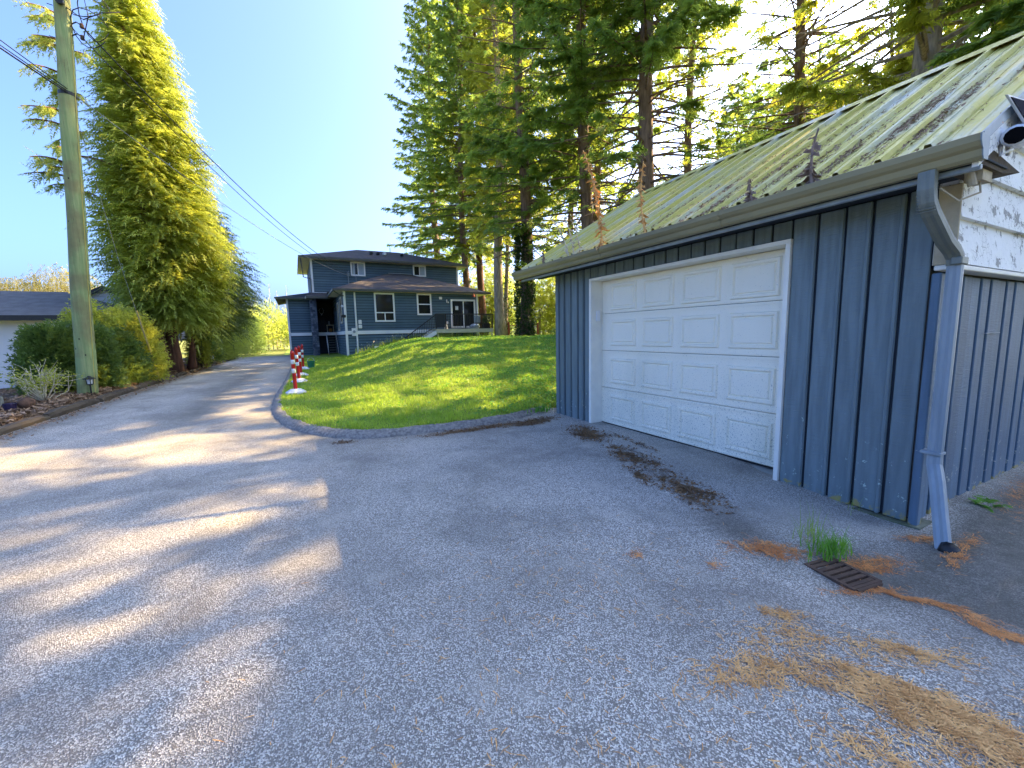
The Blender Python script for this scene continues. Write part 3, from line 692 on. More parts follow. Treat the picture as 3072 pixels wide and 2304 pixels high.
# ------------------------------------------------------------------ blue house
HC = (8, 33, 0)
house = thing('blue_house', 'two-storey dark blue house with white trim beyond the lawn', 'house', HC)
_pl = {}
def plank(parent, p0, L, axis, h=.187, m='h_blue'):
    """lap siding plank starting at p0; axis x: faces -Y, axis y: faces -X"""
    key = (round(L, 3), axis, m, round(h, 3))
    if key not in _pl:
        pr = [(-.034, 0), (-.016, h - .034), (.012, h - .034), (.012, 0)]  # cut short so the dark wall behind stands in for lap shadows
        if axis == 'x': V = [(0, a, z) for a, z in pr] + [(L, a, z) for a, z in pr]
        else: V = [(a, 0, z) for a, z in pr] + [(a, L, z) for a, z in pr]
        me = bpy.data.meshes.new('plank'); setmesh(me, V, [(0, 1, 2, 3), (7, 6, 5, 4)] + [(j, (j + 1) % 4, 4 + (j + 1) % 4, 4 + j) for j in range(4)]); fixnormals(me); _pl[key] = me
    return link('plank', _pl[key], m, parent, Vector(p0) - wloc(parent))
def planks(x0, x1, y, z0, z1, axis='x', m='h_blue', h=.187):
    z = z0
    while z < z1 - .03:
        hh = min(h, z1 - z)
        plank(house, (x0, y, z) if axis == 'x' else (y, x0, z), x1 - x0, axis, hh, m); z += hh
mb = MB()
mb.box((3.07, 12.64), (30.02, 35.6), (0, 4.45)).box((1.47, 13.14), (35.53, 43.5), (4.50, 7.30)).box((-.34, 1.62), (36.53, 43.5), (0, 4.4))
mb.box((1.6, 3.1), (40, 43.4), (1.5, 4.6)).box((3.07, 12.9), (35.5, 43.4), (0, 4.5)); mb.part('wall', 'h_dark', house)
planks(3.06, 12.66, 30.0, .05, 1.60); planks(3.06, 12.66, 30.0, 1.845, 4.46)
planks(30.0, 40, 3.05, .05, 1.60, 'y'); planks(30.0, 40, 3.05, 1.845, 4.46, 'y')
planks(1.46, 13.16, 35.5, 4.78, 7.30); planks(35.5, 43.5, 1.45, 4.78, 7.30, 'y')
planks(-.35, 1.25, 36.5, .05, 1.60); planks(-.35, 1.25, 36.5, 1.845, 4.42); planks(36.5, 43.5, -.36, .05, 4.42, 'y')
def hb(name, m, x, y, z, b=.008): return box(name, house, m, x, y, z, b)
hb('trim_band', 'h_white', (3.17, 12.66), (29.945, 30.0), (1.602, 1.842)); hb('trim_band', 'h_white', (-.25, 1.25), (36.445, 36.5), (1.602, 1.842)); hb('trim_band', 'h_white', (3.0, 3.05), (30.09, 37.4), (1.602, 1.842))
for x, y, z0, z1, wd in ((3.02, 29.935, .03, 4.47, .15), (12.55, 29.935, 1.2, 4.47, .13), (1.42, 35.435, 4.78, 7.31, .14), (13.05, 35.435, 4.9, 7.31, .14), (-.40, 36.435, .03, 4.43, .13)):
    hb('corner_trim', 'h_white', (x, x + wd), (y, y + .05), (z0, z1))
hb('base_trim', 'h_white', (1.56, 3.6), (35.44, 35.49), (4.80, 4.87))
mb = MB(); mb.tube([(3.74, 29.93, 4.40), (3.74, 29.92, .35), (3.74, 29.75, .22)], .06, 6); mb.part('downspout', 'h_white', house)
mb = MB(); mb.tube([(2.45, 29.6, 4.42), (2.75, 29.72, 4.22), (3.04, 29.88, 4.14)], .04, 6); mb.tube([(.78, 34.9, 7.25), (.9, 35.2, 5.95), (1.40, 35.42, 5.85)], .04, 6); mb.tube([(1.40, 35.42, 5.85), (1.38, 35.42, 4.9)], .04, 6); mb.part('gutter_pipe', 'fascia', house)
# roofs
def roofpiece(name, faces, m='shingle', th=.05):
    mb = MB()
    for f in faces:
        mb.prism(f, (0, 0, 0), (0, 0, -th))
    return mb.part(name, m, house)
ex0, ex1, ey0, ey1, ez, rz = .68, 13.95, 34.75, 44.2, 7.44, 9.0
roofpiece('upper_roof', [[(ex0, ey0, ez), (ex1, ey0, ez), (9.0, 39.5, rz), (5.4, 39.5, rz)], [(ex1, ey1, ez), (ex0, ey1, ez), (5.4, 39.5, rz), (9.0, 39.5, rz)], [(ex0, ey1, ez), (ex0, ey0, ez), (5.4, 39.5, rz)], [(ex1, ey0, ez), (ex1, ey1, ez), (9.0, 39.5, rz)]])
hb('soffit', 'cream', (ex0 + .03, ex1 - .03), (ey0 + .03, ey1), (ez - .14, ez - .12)); hb('fascia', 'fascia', (ex0 - .02, ex1 + .02), (ey0 - .05, ey0 + .02), (ez - .15, ez + .005)); hb('fascia', 'cream', (ex0 - .05, ex0 + .02), (ey0, ey1), (ez - .15, ez + .005))
wx0, wx1, wy0, wz = 2.42, 13.55, 29.5, 4.58
roofpiece('lower_roof', [[(wx0, wy0, wz), (wx1, wy0, wz), (9.05, 35.48, 6.50), (7.15, 35.48, 6.52)], [(wx0, 35.48, wz + .28), (wx0, wy0, wz), (7.15, 35.48, 6.52)], [(wx1, wy0, wz), (wx1, 35.48, wz + .1), (9.05, 35.48, 6.50)]])
hb('soffit', 'cream', (wx0 + .03, wx1 - .03), (wy0 + .03, 35.4), (wz - .13, wz - .11)); hb('fascia', 'fascia', (wx0 - .02, wx1 + .02), (wy0 - .06, wy0 + .01), (wz - .14, wz + .01)); hb('fascia', 'fascia', (wx0 - .05, wx0 + .01), (wy0, 35.4), (wz - .14, wz + .01))
hb('flashing', 'spout', (7.15, 9.05), (35.40, 35.46), (6.50, 6.56))
roofpiece('porch_roof', [[(.95, 34.55, 4.50), (2.6, 34.55, 4.50), (3.3, 35.48, 4.86), (1.3, 35.48, 4.86)], [(-1.12, 35.9, 4.50), (1.1, 35.9, 4.50), (1.44, 37.2, 5.02)], [(-1.12, 44, 4.50), (-1.12, 35.9, 4.50), (1.44, 37.2, 5.02), (1.44, 44, 5.02)], [(1.1, 35.9, 4.5), (.95, 34.55, 4.50), (1.44, 35.5, 4.86), (1.44, 37.2, 5.02)]])
hb('fascia', 'fascia', (.92, 2.6), (34.5, 34.56), (4.34, 4.51)); hb('fascia', 'fascia', (-1.15, .95), (35.84, 35.9), (4.38, 4.51)); hb('fascia', 'cream', (.90, .96), (34.56, 35.84), (4.36, 4.50)); hb('soffit', 'cream', (-1.1, 1.25), (35.9, 36.5), (4.40, 4.42)); hb('soffit', 'h_dark', (.96, 3.04), (34.56, 40), (4.42, 4.44))
for x in (6.2, 6.75, 7.3, 8.75):
    z = 7.5 + (37.2 - 34.75) * .326; hb('roof_vent', 'blackp' if x != 7.3 else 'h_white', (x - .12, x + .12), (37.1, 37.4), (z - .02, z + .18), .02)
mb = MB(); mb.tube([(8.0, 38.3, 8.5), (8.0, 38.3, 9.15)], .03, 6); mb.part('vent_pipe', 'fascia', house)
# windows
def window(x0, x1, z0, z1, y, bars, curtain=None, tr=.11):
    f = MB(); d = (y - .075, y - .02)
    f.box((x0, x1), d, (z0, z0 + tr)).box((x0, x1), d, (z1 - tr, z1)).box((x0, x0 + tr), d, (z0 + tr, z1 - tr)).box((x1 - tr, x1), d, (z0 + tr, z1 - tr))
    wo_ = f.part('window', 'h_white', house)
    i0, i1, j0, j1 = x0 + tr, x1 - tr, z0 + tr, z1 - tr
    for kind, a, *rest in bars:
        if kind == 'h': box('glazing_bar', wo_, 'h_white', (i0, i1), (y - .065, y - .03), (a - .035, a + .035), .004)
        else:
            lo, hi = rest if rest else (j0, j1); box('glazing_bar', wo_, 'h_white', (a - .035, a + .035), (y - .063, y - .032), (lo, hi), .004)
    box('pane', wo_, 'glass', (i0, i1), (y - .046, y - .040), (j0, j1), .001)
    if curtain: box('curtain', wo_, 'curtain', curtain, (y - .0395, y - .034), (j0, j1), .001)
    return wo_
def window2(*a, **k):
    o = window(*a, **k); return o
window2(4.99, 6.36, 2.43, 4.41, 30.0, [('h', 3.06), ('v', 5.67, 2.54, 3.03)])
window2(7.94, 9.01, 2.89, 4.42, 30.0, [('h', 3.66)])
wa = window2(4.28, 5.38, 6.21, 7.29, 35.5, [('v', 4.83)]); wb = window2(9.2, 10.3, 6.37, 7.29, 35.5, [('v', 9.75)])
for wo_, a, b, c, d in ((wa, 4.83, 5.27, 6.32, 7.18), (wb, 9.75, 10.19, 6.48, 7.18), (wa, 4.39, 4.6, 6.32, 7.18)):
    box('blind', wo_, 'curtain', (a + .03, b), (35.447, 35.452), (c, d), .001)
# sliding door
sd = window(10.47, 12.45, 1.93, 4.06, 30.0, [('v', 11.47)], tr=.13); sd.name = 'sliding_door'
for ch in list(sd.children):
    if ch.name.startswith('glazing_bar'): ch.name = 'meeting_stile'
box('note', sd, 'paper', (10.83, 11.06), (29.945, 29.950), (3.27, 3.56), .001)
# fittings on the wall
hb('wall_vent', 'h_white', (9.6, 9.82), (29.90, 29.97), (4.03, 4.22), .02); hb('vent_hood', 'h_white', (3.88, 4.09), (29.88, 29.97), (2.27, 2.57), .03); hb('vent_hood', 'h_white', (3.87, 4.10), (29.88, 29.97), (2.0, 2.23), .03)
hb('outlet_box', 'h_white', (10.08, 10.23), (29.92, 29.97), (2.24, 2.42), .01)
hb('wall_lamp', 'h_white', (10.14, 10.20), (29.86, 29.97), (3.80, 4.03), .02); hb('wall_lamp', 'h_white', (10.24, 10.32), (29.86, 29.97), (3.77, 3.88), .02)
mb = MB(); mb.box((3.42, 3.70), (29.83, 29.93), (1.50, 2.02)); mt = mb.part('electric_meter', 'h_white', house)
V, F = sweep([(3.56, 29.83, 1.78), (3.56, 29.76, 1.78)], [(.09 * math.cos(a), .09 * math.sin(a)) for a in np.arange(12) * math.pi / 6]); part('dial', V, F, 'spout', mt)
mb = MB(); mb.tube([(4.05, 35.3, 4.9), (4.05, 35.3, 6.45), (4.12, 35.25, 6.55)], .035, 8).tube([(4.62, 35.3, 5.2), (4.62, 35.3, 6.15), (4.15, 35.3, 6.2)], .02, 6); mb.box((3.97, 4.14), (35.22, 35.34), (6.18, 6.40)); mb.part('service_mast', 'spout', house)
hb('flood_lamp', 'blackp', (2.85, 3.1), (29.7, 29.95), (2.72, 2.90), .03)
V, F = lathe([(.0, 0), (.10, .02), (.08, .12), (0, .16)], (2.96, 30.2, 3.42), 10); part('sensor', V, F, 'h_white', house)
for y0, y1, z0, z1 in ((31.2, 32.3, 2.4, 4.2), (33.4, 34.4, 1.9, 4.0)):
    f = MB(); f.box((2.98, 3.03), (y0, y1), (z0, z0 + .12)).box((2.98, 3.03), (y0, y1), (z1 - .12, z1)).box((2.98, 3.03), (y0, y0 + .12), (z0 + .12, z1 - .12)).box((2.98, 3.03), (y1 - .12, y1), (z0 + .12, z1 - .12)); wo_ = f.part('window', 'cream', house)
    box('pane', wo_, 'glass', (3.0, 3.006), (y0 + .12, y1 - .12), (z0 + .12, z1 - .12), .001)
# porch: floor, stairs, stone column
hb('porch_floor', 'h_white', (1.62, 3.02), (37.45, 37.5), (1.58, 1.86)); hb('porch_deck', 'h_dark', (1.3, 3.04), (37.5, 40), (1.6, 1.84)); hb('porch_wall', 'h_dark', (1.27, 1.33), (36.5, 40), (0, 4.4)); hb('porch_wall', 'h_dark', (1.3, 3.04), (38.4, 38.5), (0, 1.6))
for i in range(8):
    z = .06 + (i + 1) * .195; y = 35.55 + (i + 1) * .235
    hb('step', 'spout2' if i % 1 == 0 else 'h_dark', (2.34, 3.0), (y, y + .25), (z - .04, z))
for x in (2.27, 3.0):
    mb = MB(); mb.prism([(0, 35.52, .06), (0, 35.72, .06), (0, 37.5, 1.62), (0, 37.5, 1.84)], (x, 0, 0), (x + .06, 0, 0)); mb.part('stringer', 'h_white', house)
for x in (2.30, 3.03): hb('newel_post', 'black', (x - .03, x + .03), (35.45, 35.51), (.05, 1.1))
for x in (1.7, 2.22): hb('newel_post', 'black', (x - .03, x + .03), (37.42, 37.45), (1.86, 2.85))
hb('porch_rail', 'black', (1.62, 2.25), (37.40, 37.44), (2.82, 2.87))
for x in (1.8, 1.9, 2.0, 2.1): hb('baluster', 'black', (x - .01, x + .01), (37.40, 37.42), (1.86, 2.82), .002)
col = bpy.data.objects.new('stone_column', None); COL.objects.link(col); col.parent = house; col.location = Vector((1.4, 35.2, 0)) - wloc(house)
box('core', col, 'h_dark', (1.22, 1.60), (35.04, 35.42), (0, 4.45), .01)
z = 0.0; i = 0
while z < 4.35:
    h = .12 + .07 * ((i * 7) % 3) / 2; c = [1.19, 1.19 + (.16, .25, .12)[i % 3], 1.63] if i % 2 else [1.19, 1.19 + .14, 1.19 + .31, 1.63]
    for a, b in zip(c[:-1], c[1:]): box('stone', col, 'stone', (a + .006, b - .006), (35.0 - .012 * ((i + int(a * 50)) % 3), 35.05), (z + .006, z + h - .006), .01)
    box('stone', col, 'stone', (1.175 - .01 * (i % 2), 1.22), (35.06, 35.42), (z + .006, z + h - .006), .01); z += h; i += 1
# deck with railing and stair
deck = bpy.data.objects.new('deck', None); COL.objects.link(deck); deck.parent = house; deck.location = Vector((10.9, 29, 1.2)) - wloc(house)
box('deck_fascia', deck, 'woodraw', (8.75, 13.10), (28.16, 28.2), (1.565, 1.815), .006); box('deck_fascia', deck, 'woodraw', (13.06, 13.10), (28.2, 29.9), (1.565, 1.815), .006)
for i in range(12): box('deck_board', deck, 'woodraw', (8.73, 13.14), (28.13 + i * .15, 28.27 + i * .15), (1.817, 1.845), .004)
for x, y in ((11.8, 28.25), (12.98, 28.25), (8.85, 28.3), (10.4, 29.7)): box('deck_post', deck, 'woodraw', (x, x + .10), (y, y + .10), (.9, 1.56), .004)
rail = [(8.75, 28.22), (13.08, 28.22)]
for x in (8.72, 9.42, 10.9, 13.02): box('rail_post', deck, 'black', (x, x + .06), (28.18, 28.24), (1.845, 2.90), .004)
box('top_rail', deck, 'black', (8.75, 13.08), (28.17, 28.24), (2.85, 2.91), .004); box('bottom_rail', deck, 'black', (9.45, 13.05), (28.19, 28.23), (1.93, 1.96), .003); box('top_rail', deck, 'black', (13.02, 13.08), (28.24, 29.9), (2.86, 2.90), .004)
x = 9.5
while x < 13.0: box('baluster', deck, 'black', (x - .013, x + .013), (28.2, 28.226), (1.96, 2.86), .002); x += .115
for y in np.arange(28.4, 29.9, .12): box('baluster', deck, 'black', (13.041, 13.059), (y - .009, y + .009), (1.85, 2.86), .002)
box('glass_panel', deck, 'h_dark', (8.80, 9.40), (28.205, 28.215), (1.95, 2.84), .002)
for y in (28.2, 29.2):
    mb = MB(); mb.prism([(8.78, 0, 1.815), (8.78, 0, 1.50), (7.75, 0, .93), (7.25, 0, .93)], (0, y - .02, 0), (0, y + .02, 0)); mb.part('stair_stringer', 'h_white', deck)
for i in range(5): z = 1.82 - (i + 1) * .165; xx = 8.75 - (i + 1) * .29; box('stair_tread', deck, 'woodraw', (xx, xx + .31), (28.22, 29.18), (z - .04, z), .004)
mb = MB(); a, b = np.array([8.74, 28.2, 2.84]), np.array([6.55, 28.2, 1.60 - .33])
mb.tube([a, b], .038, 6); mb.tube([a + (0, 0, -.82), (7.1, 28.2, 1.15)], .018, 5); mb.part('stair_rail', 'black', deck)
for i in range(17):
    t = (i + .7) / 18; p = a + (b - a) * t; lo = max(1.05, p[2] - .82); box('baluster', deck, 'black', (p[0] - .013, p[0] + .013), (28.19, 28.216), (round(lo, 2), round(p[2], 2)), .002)
# things on the deck and porch
def lsolo(name, prof, c, m, label, cat, n=14): 
    V, F = lathe(prof, c, n); return solo(name, V, F, m, label, cat, c, smooth=True)
mb = MB(); mb.box((12.45, 13.0), (28.4, 28.75), (1.848, 2.22)); o = thing('planter_box', 'black slatted planter box at the right end of the deck', 'planter', (12.7, 28.55, 1.848))
mb = MB(); mb.box((12.46, 12.97), (28.42, 28.73), (1.85, 2.19)); mb.part('box', 'blackp', o)
for i in range(7): box('slat', o, 'black', (12.45 + i * .075, 12.50 + i * .075), (28.395, 28.415), (1.85, 2.22), .004)
lsolo('cushion_pile', [(.0, 0), (.30, .02), (.36, .14), (.30, .27), (.14, .34), (0, .36)], (11.75, 28.55, 1.848), 'base_white', 'round pale cushion lying on the deck by the sliding door', 'cushion')
ch = thing('patio_chair', 'dark patio chair on the deck beside the black planter', 'chair', (12.25, 28.95, 1.848))
box('seat', ch, 'h_dark', (12.0, 12.5), (28.7, 29.2), (2.22, 2.28), .02); box('backrest', ch, 'curtain', (12.0, 12.5), (29.15, 29.22), (2.28, 2.82), .02)
for x, y in ((12.02, 28.72), (12.44, 28.72), (12.02, 29.14), (12.44, 29.14)): box('leg', ch, 'black', (x, x + .04), (y, y + .04), (1.848, 2.22), .004)
T = []; r = np.random.default_rng(3); c = np.array([12.62, 28.58, 2.45])
p = c + r.normal(0, 1, (260, 3)) * (.12, .12, .16); d = r.normal(0, 1, (260, 2, 3)) * .06; T = np.stack([p, p + d[:, 0], p + d[:, 1]], 1)
o = thing('potted_plant', 'dark bushy plant growing in the planter on the deck', 'plant', (12.62, 28.58, 2.2)); tpart('foliage', T, 'ivy', o); part('stem', *tube([(12.62, 28.58, 2.2), (12.62, 28.58, 2.5)], .02, 5), 'twig', o)
lsolo('garden_figurine', [(.0, 0), (.11, .01), (.12, .1), (.07, .17), (.09, .25), (.06, .34), (0, .37)], (9.6, 28.6, 1.848), 'h_white', 'small white figurine standing near the deck stair', 'figurine')
lsolo('hanging_bell', [(.0, 0), (.14, .0), (.11, .05), (.06, .16), (.02, .24), (0, .26)], (12.07, 29.3, 4.20), 'redwood', 'small red-brown bell hanging under the eave above the sliding door', 'bell', 10)
o = thing('porch_table', 'small pale table with ornaments at the top of the porch steps', 'table', (2.7, 37.9, 1.845))
box('table_top', o, 'woodraw', (2.4, 2.95), (37.75, 38.15), (2.42, 2.47), .01)
for x in (2.42, 2.89):
    for y in (37.77, 38.09): box('leg', o, 'woodraw', (x, x + .04), (y, y + .04), (1.845, 2.42), .004)
lsolo('orange_pot', [(.0, 0), (.10, .0), (.15, .12), (.13, .26), (.10, .30), (0, .30)], (2.66, 37.68, 1.88), 'orange', 'orange glazed pot standing under the porch table', 'pot')
lsolo('table_lantern', [(.0, 0), (.09, .0), (.09, .05), (.05, .08), (.05, .2), (.08, .22), (.02, .32), (0, .33)], (2.6, 37.9, 2.47), 'spout', 'grey lantern standing on the porch table', 'lantern', 10)
mb = MB()
for s in (-1, 1): mb.tube([(2.2 + s * .02, 39.93, 3.45), (2.2 + s * .16, 39.9, 3.6), (2.2 + s * .14, 39.88, 3.85), (2.2 + s * .05, 39.9, 3.98)], [.03, .028, .02, .01], 6).tube([(2.2 + s * .15, 39.9, 3.68), (2.2 + s * .22, 39.88, 3.8)], .015, 5)
mb.box((2.15, 2.25), (39.9, 39.97), (3.35, 3.5)); solo('wall_antlers', mb.V, mb.F, 'h_white', 'pale antler ornament hanging on the dark porch wall', 'ornament', (2.2, 39.95, 3.35))
hb_ = MB(); hb_.box((3.55, 3.95), (29.1, 29.7), (.27, .33)).box((3.55, 3.60), (29.1, 29.7), (.33, .39)).box((3.90, 3.95), (29.1, 29.7), (.33, .39)); solo('splash_block', hb_.V, hb_.F, 'h_white', 'white splash block under the house downspout', 'splash block', (3.75, 29.4, .27))

# ------------------------------------------------------------------ neighbour's house
nb = thing('neighbour_house', 'low white house with grey shingle roof behind the left shrubs', 'house', (-12, 25, 0))
mb = MB(); mb.box((-24, -5.6), (21, 27), (-.1, 2.34)); mb.part('wall', 'nwall', nb)
mb = MB(); NE = [(-24.5, 20.45, 2.42), (-5.05, 20.45, 2.42), (-5.05, 27.5, 2.42), (-24.5, 27.5, 2.42)]; pk, pk2 = (-8.15, 23.6, 3.50), (-20.5, 23.6, 3.50)
for f in ([NE[0], NE[1], pk, pk2], [NE[1], NE[2], pk], [NE[2], NE[3], pk2, pk], [NE[3], NE[0], pk2]): mb.prism(f, (0, 0, 0), (0, 0, -.06))
nroof = mb.part('roof', 'n_shingle', nb)
sl_ = math.atan2(1.08, 3.15); k = 0
for i in range(21):
    t = (i + .2) / 21; y = 20.45 + 3.15 * t; z = 2.42 + 1.08 * t
    xr = -5.05 - 3.1 * t; x = xr - .02 - .17 * (i % 2)
    while x > -11.2:
        wd = (.30, .36, .33, .27)[(k * 5) % 4]
        o = box('shingle', nroof, 'n_shingle', (x - wd + .012, x), (y, y + .165), (z + .018, z + .030), .003); o.rotation_euler = (sl_, 0, 0); x -= wd; k += 1
mb = MB(); mb.box((-24.6, -5.0), (20.40, 20.46), (2.25, 2.43)).box((-5.06, -5.0), (20.46, 27.5), (2.25, 2.43)); mb.part('fascia', 'black', nb)
mb = MB(); mb.box((-24.6, -5.3), (20.47, 21.0), (2.30, 2.335)); mb.part('soffit', 'nwall', nb)
gp_ = np.array([-7.35, 25.0, 3.90])
mb = MB(); mb.prism([gp_ + (0, .02, -.09), gp_ + (-1.75, .02, -1.0), gp_ + (1.75, .02, -1.0)], (0, 0, 0), (0, .1, 0)); gb = mb.part('gable', 'nwall', nb)
for i in range(5):
    zz = 2.95 + i * .17; hw = (3.80 - zz) * 1.8
    if hw > .1: box('plank', gb, 'nwall', (gp_[0] - hw, gp_[0] + hw), (24.985, 25.015), (zz, zz + .155), .01)
mb = MB()
for s in (-1, 1): mb.prism([gp_ + (0, -.25, .02), gp_ + (s * 2.3, -.25, -1.22), gp_ + (s * 2.3, -.25, -1.42), gp_ + (0, -.25, -.15)], (0, 0, 0), (0, .06, 0))
mb.part('gable_fascia', 'black', nb)
mb = MB()
for s in (-1, 1): mb.prism([gp_ + (0, -.22, .03), gp_ + (s * 2.3, -.22, -1.21), gp_ + (s * 2.3, 2, -1.21), gp_ + (0, 2, .03)], (0, 0, 0), (0, 0, -.05))
mb.part('gable_roof', 'n_shingle', nb)
# ------------------------------------------------------------------ utility pole and cables
PB, PT = np.array([-4.85, 14.4, .10]), np.array([-4.22, 14.4, 10.4])
def pole_at(z): return PB + (PT - PB) * ((z - PB[2]) / (PT[2] - PB[2]))
up_ = thing('utility_pole', 'tall green weathered wooden utility pole beside the driveway', 'utility pole', tuple(PB))
u = np.linspace(0, 1, 24)[:, None]; V, F = tube(PB - (0, 0, .3) + (PT - PB + (0, 0, .3)) * u + .008 * np.sin(u * 17), np.linspace(.200, .142, 24), 20); part('pole', V, F, 'pole', up_, smooth=True)
p = pole_at(9.35)
V, F = sweep([p + (.02, -.14, 0), p + (.03, -.26, -.02)], [(.075 * math.cos(a), .075 * math.sin(a)) for a in np.arange(12) * math.pi / 6]); part('insulator', V, F, 'blackp', up_)
for z in (8.98, 8.72):
    q = pole_at(z) + (.15, -.02, 0)
    part('bracket', *tube([q, q + (.10, -.02, .06), q + (.17, -.02, .02)], .014, 6), 'black', up_)
    V, F = lathe([(0, 0), (.035, 0), (.045, .03), (.03, .05), (.045, .07), (.03, .10), (0, .1)], q + (.19, -.02, -.05), 10); part('insulator', V, F, 'rust', up_, smooth=True)
q = pole_at(7.37); V, F = lathe([(.150, -.05), (.166, -.04), (.166, .04), (.150, .05)], q, 16); part('band', V, F, 'black', up_)
for i in range(3):
    z = 8.6 + i * .35; q = pole_at(z) + (-.15, -.02, 0); part('step_bolt', *tube([q, q + (-.10, 0, .01)], .009, 5), 'black', up_)
part('ground_wire', *tube([pole_at(.2) + (.19, -.09, 0), pole_at(3) + (.18, -.09, 0), pole_at(6) + (.165, -.08, 0), pole_at(9) + (.15, -.06, 0)], .008, 5), 'yellow', up_)
T_c = pole_at(9.0)
loops = MB(); r = np.random.default_rng(11)
for cx, cz, rx, rz_, n in ((.50, -.05, .34, .42, 14), (.62, .25, .30, .55, 14), (.42, .45, .42, .25, 12)):
    a = np.linspace(.4, 5.6, n); loops.tube([T_c + (cx + rx * math.cos(t), -.05 + .1 * math.sin(2 * t), cz + rz_ * math.sin(t)) for t in a], .011, 5)
loops.tube([T_c + (.1, -.1, .3), T_c + (.4, -.1, .1), T_c + (.75, -.1, .35), T_c + (1.1, -.05, .5)], .012, 5).tube([T_c + (.15, -.1, -.1), T_c + (.35, -.1, -.35), T_c + (.5, -.1, .2), T_c + (.45, -.1, .7)], .012, 5)
loops.part('cable_loop', 'wire', up_, smooth=True)
def sag(a, b, s, n=24):
    a, b = np.array(a, float), np.array(b, float); t = np.linspace(0, 1, n)[:, None]
    return a + (b - a) * t - np.array([0, 0, 1]) * (4 * s * t * (1 - t))
def cable(a, b, s, m, label, r_=.012):
    V, F = tube(sag(a, b, s), r_, 6); solo('overhead_cable', V, F, m, label, 'cable', tuple(np.round(a, 2)), 'overhead cables on the utility pole', smooth=True)
j = pole_at(7.37) + (.16, -.02, 0); MS = (4.05, 35.25, 6.45)
cable(pole_at(8.98) + (.34, -.02, 0), MS, .75, 'wire', 'black overhead cable from the upper insulator of the pole to the blue house', .016)
cable(pole_at(8.72) + (.34, -.02, 0), (4.05, 35.25, 6.3), .85, 'wire', 'black overhead cable from the lower insulator of the pole to the blue house', .012)
cable(j, (4.0, 35.25, 6.22), .55, 'wirel', 'thin pale overhead cable from the metal band of the pole to the blue house', .010)
cable(j + (0, 0, .02), (-9.6, 8.0, 11.2), .25, 'wire', 'upper black overhead cable leaving the pole to the left edge', .011)
cable(j + (0, 0, -.02), (-9.9, 8.1, 11.1), .30, 'wire', 'second black overhead cable leaving the pole to the left, close under the upper one', .011)
cable(j + (0, 0, -.06), (-9.6, 8.0, 10.4), .22, 'wire', 'thick lowest overhead cable leaving the pole to the left edge', .017)
gw = thing('guy_wire', 'taut guy wire with a yellow guard rising from the bed beside the cedar', 'guy wire', (-4.26, 18.3, .12))
part('strand', *tube([(-4.26, 18.3, .1), (-4.42, 16.4, 3.9), tuple(pole_at(7.6))], .006, 5), 'wirel', gw); part('guard', *tube([(-4.26, 18.3, .1), (-4.355, 17.2, 2.4)], .030, 8), 'yellow', gw)

# ------------------------------------------------------------------ timber edging, lamps and bits of the left bed
te = thing('timber_edging', 'rotting timber edging along the left side of the driveway', 'edging', (-4.38, 16, 0))
y = 2.0; r = np.random.default_rng(21)
while y < 37.5:
    L = float(r.uniform(1.7, 2.6)); nn = 14; V = []
    if 13.0 < y < 16.2: L = float(r.uniform(.8, 1.2))
    dx = float(r.uniform(-.03, .03)) + .012 * max(0, y - 20); top = float(r.uniform(.11, .16)) * (1 if y < 20 else .8)
    for i in range(nn + 1):
        yy = y + L * i / nn; e = 1 - .35 * (abs(i / nn - .5) * 2) ** 6
        for cx, cz in ((-.09, -.05), (.075, -.05), (.09, .55), (.05, 1.0), (-.05, 1.0), (-.09, .6)):
            V.append((-4.36 + dx + cx * e + r.normal(0, .008), yy, (top * cz if cz > 0 else cz) * (e if cz > 0 else 1) + r.normal(0, .006)))
    n = 6; F = [(i * n + q, i * n + (q + 1) % n, (i + 1) * n + (q + 1) % n, (i + 1) * n + q) for i in range(nn) for q in range(n)] + [list(range(n))[::-1], list(range(nn * n, nn * n + n))]
    o = part('timber', V, F, 'timber', te); fixnormals(o.data); y += L + float(r.uniform(.01, .07))
def path_lamp(c, label):
    o = thing('path_lamp', label, 'garden lamp', c, 'solar path lamps in the bed')
    part('stake', *tube([c, np.array(c) + (0, 0, .30)], .016, 6), 'blackp', o)
    for a in (0, 1, 2, 3): 
        p = np.array(c) + (.055 * math.cos(a * 1.571 + .5), .055 * math.sin(a * 1.571 + .5), .28); part('strut', *tube([p, p + (.012 * math.cos(a * 1.571 + .5), .012 * math.sin(a * 1.571 + .5), .15)], .008, 4), 'blackp', o)
    V, F = lathe([(.045, .29), (.062, .42)], c, 12); part('lens', V, F, 'camwhite', o)
    V, F = lathe([(0, .27), (.05, .27), (.055, .30), (0, .30)], c, 12); part('cup', V, F, 'blackp', o)
    V, F = lathe([(.13, .42), (.125, .44), (.04, .475), (.03, .50), (0, .50)], c, 14); part('cap', V, F, 'blackp', o)
path_lamp((-4.66, 14.1, .12), 'black solar path lamp standing at the foot of the utility pole')
path_lamp((-4.15, 28.1, .10), 'small solar path lamp by the timber edging beyond the cedar trunks')
V, F = lathe([(0, -.02), (.06, .0), (.12, .05), (.135, .12), (.11, .19), (.05, .23), (0, .24)], (-5.0, 12.1, .12), 18); V = [np.array(v) + .012 * np.array([lump(v[2] * 9, v[1] * 9, 1, 2), lump(v[0] * 9, v[2] * 9, 1, 4), 0]) for v in V]
solo('woven_ball', V, F, 'terracotta', 'red-brown woven ball lying in the bed at the left edge', 'garden ball', (-5.0, 12.1, .12), smooth=True)
V, F = lathe([(0, 0), (.08, 0), (.10, .15), (.095, .16), (.08, .02)], (-5.18, 11.95, .12), 12); solo('plant_pot', V, F, 'purple', 'dark purple plant pot tucked beside the woven ball', 'pot', (-5.18, 11.95, .12))
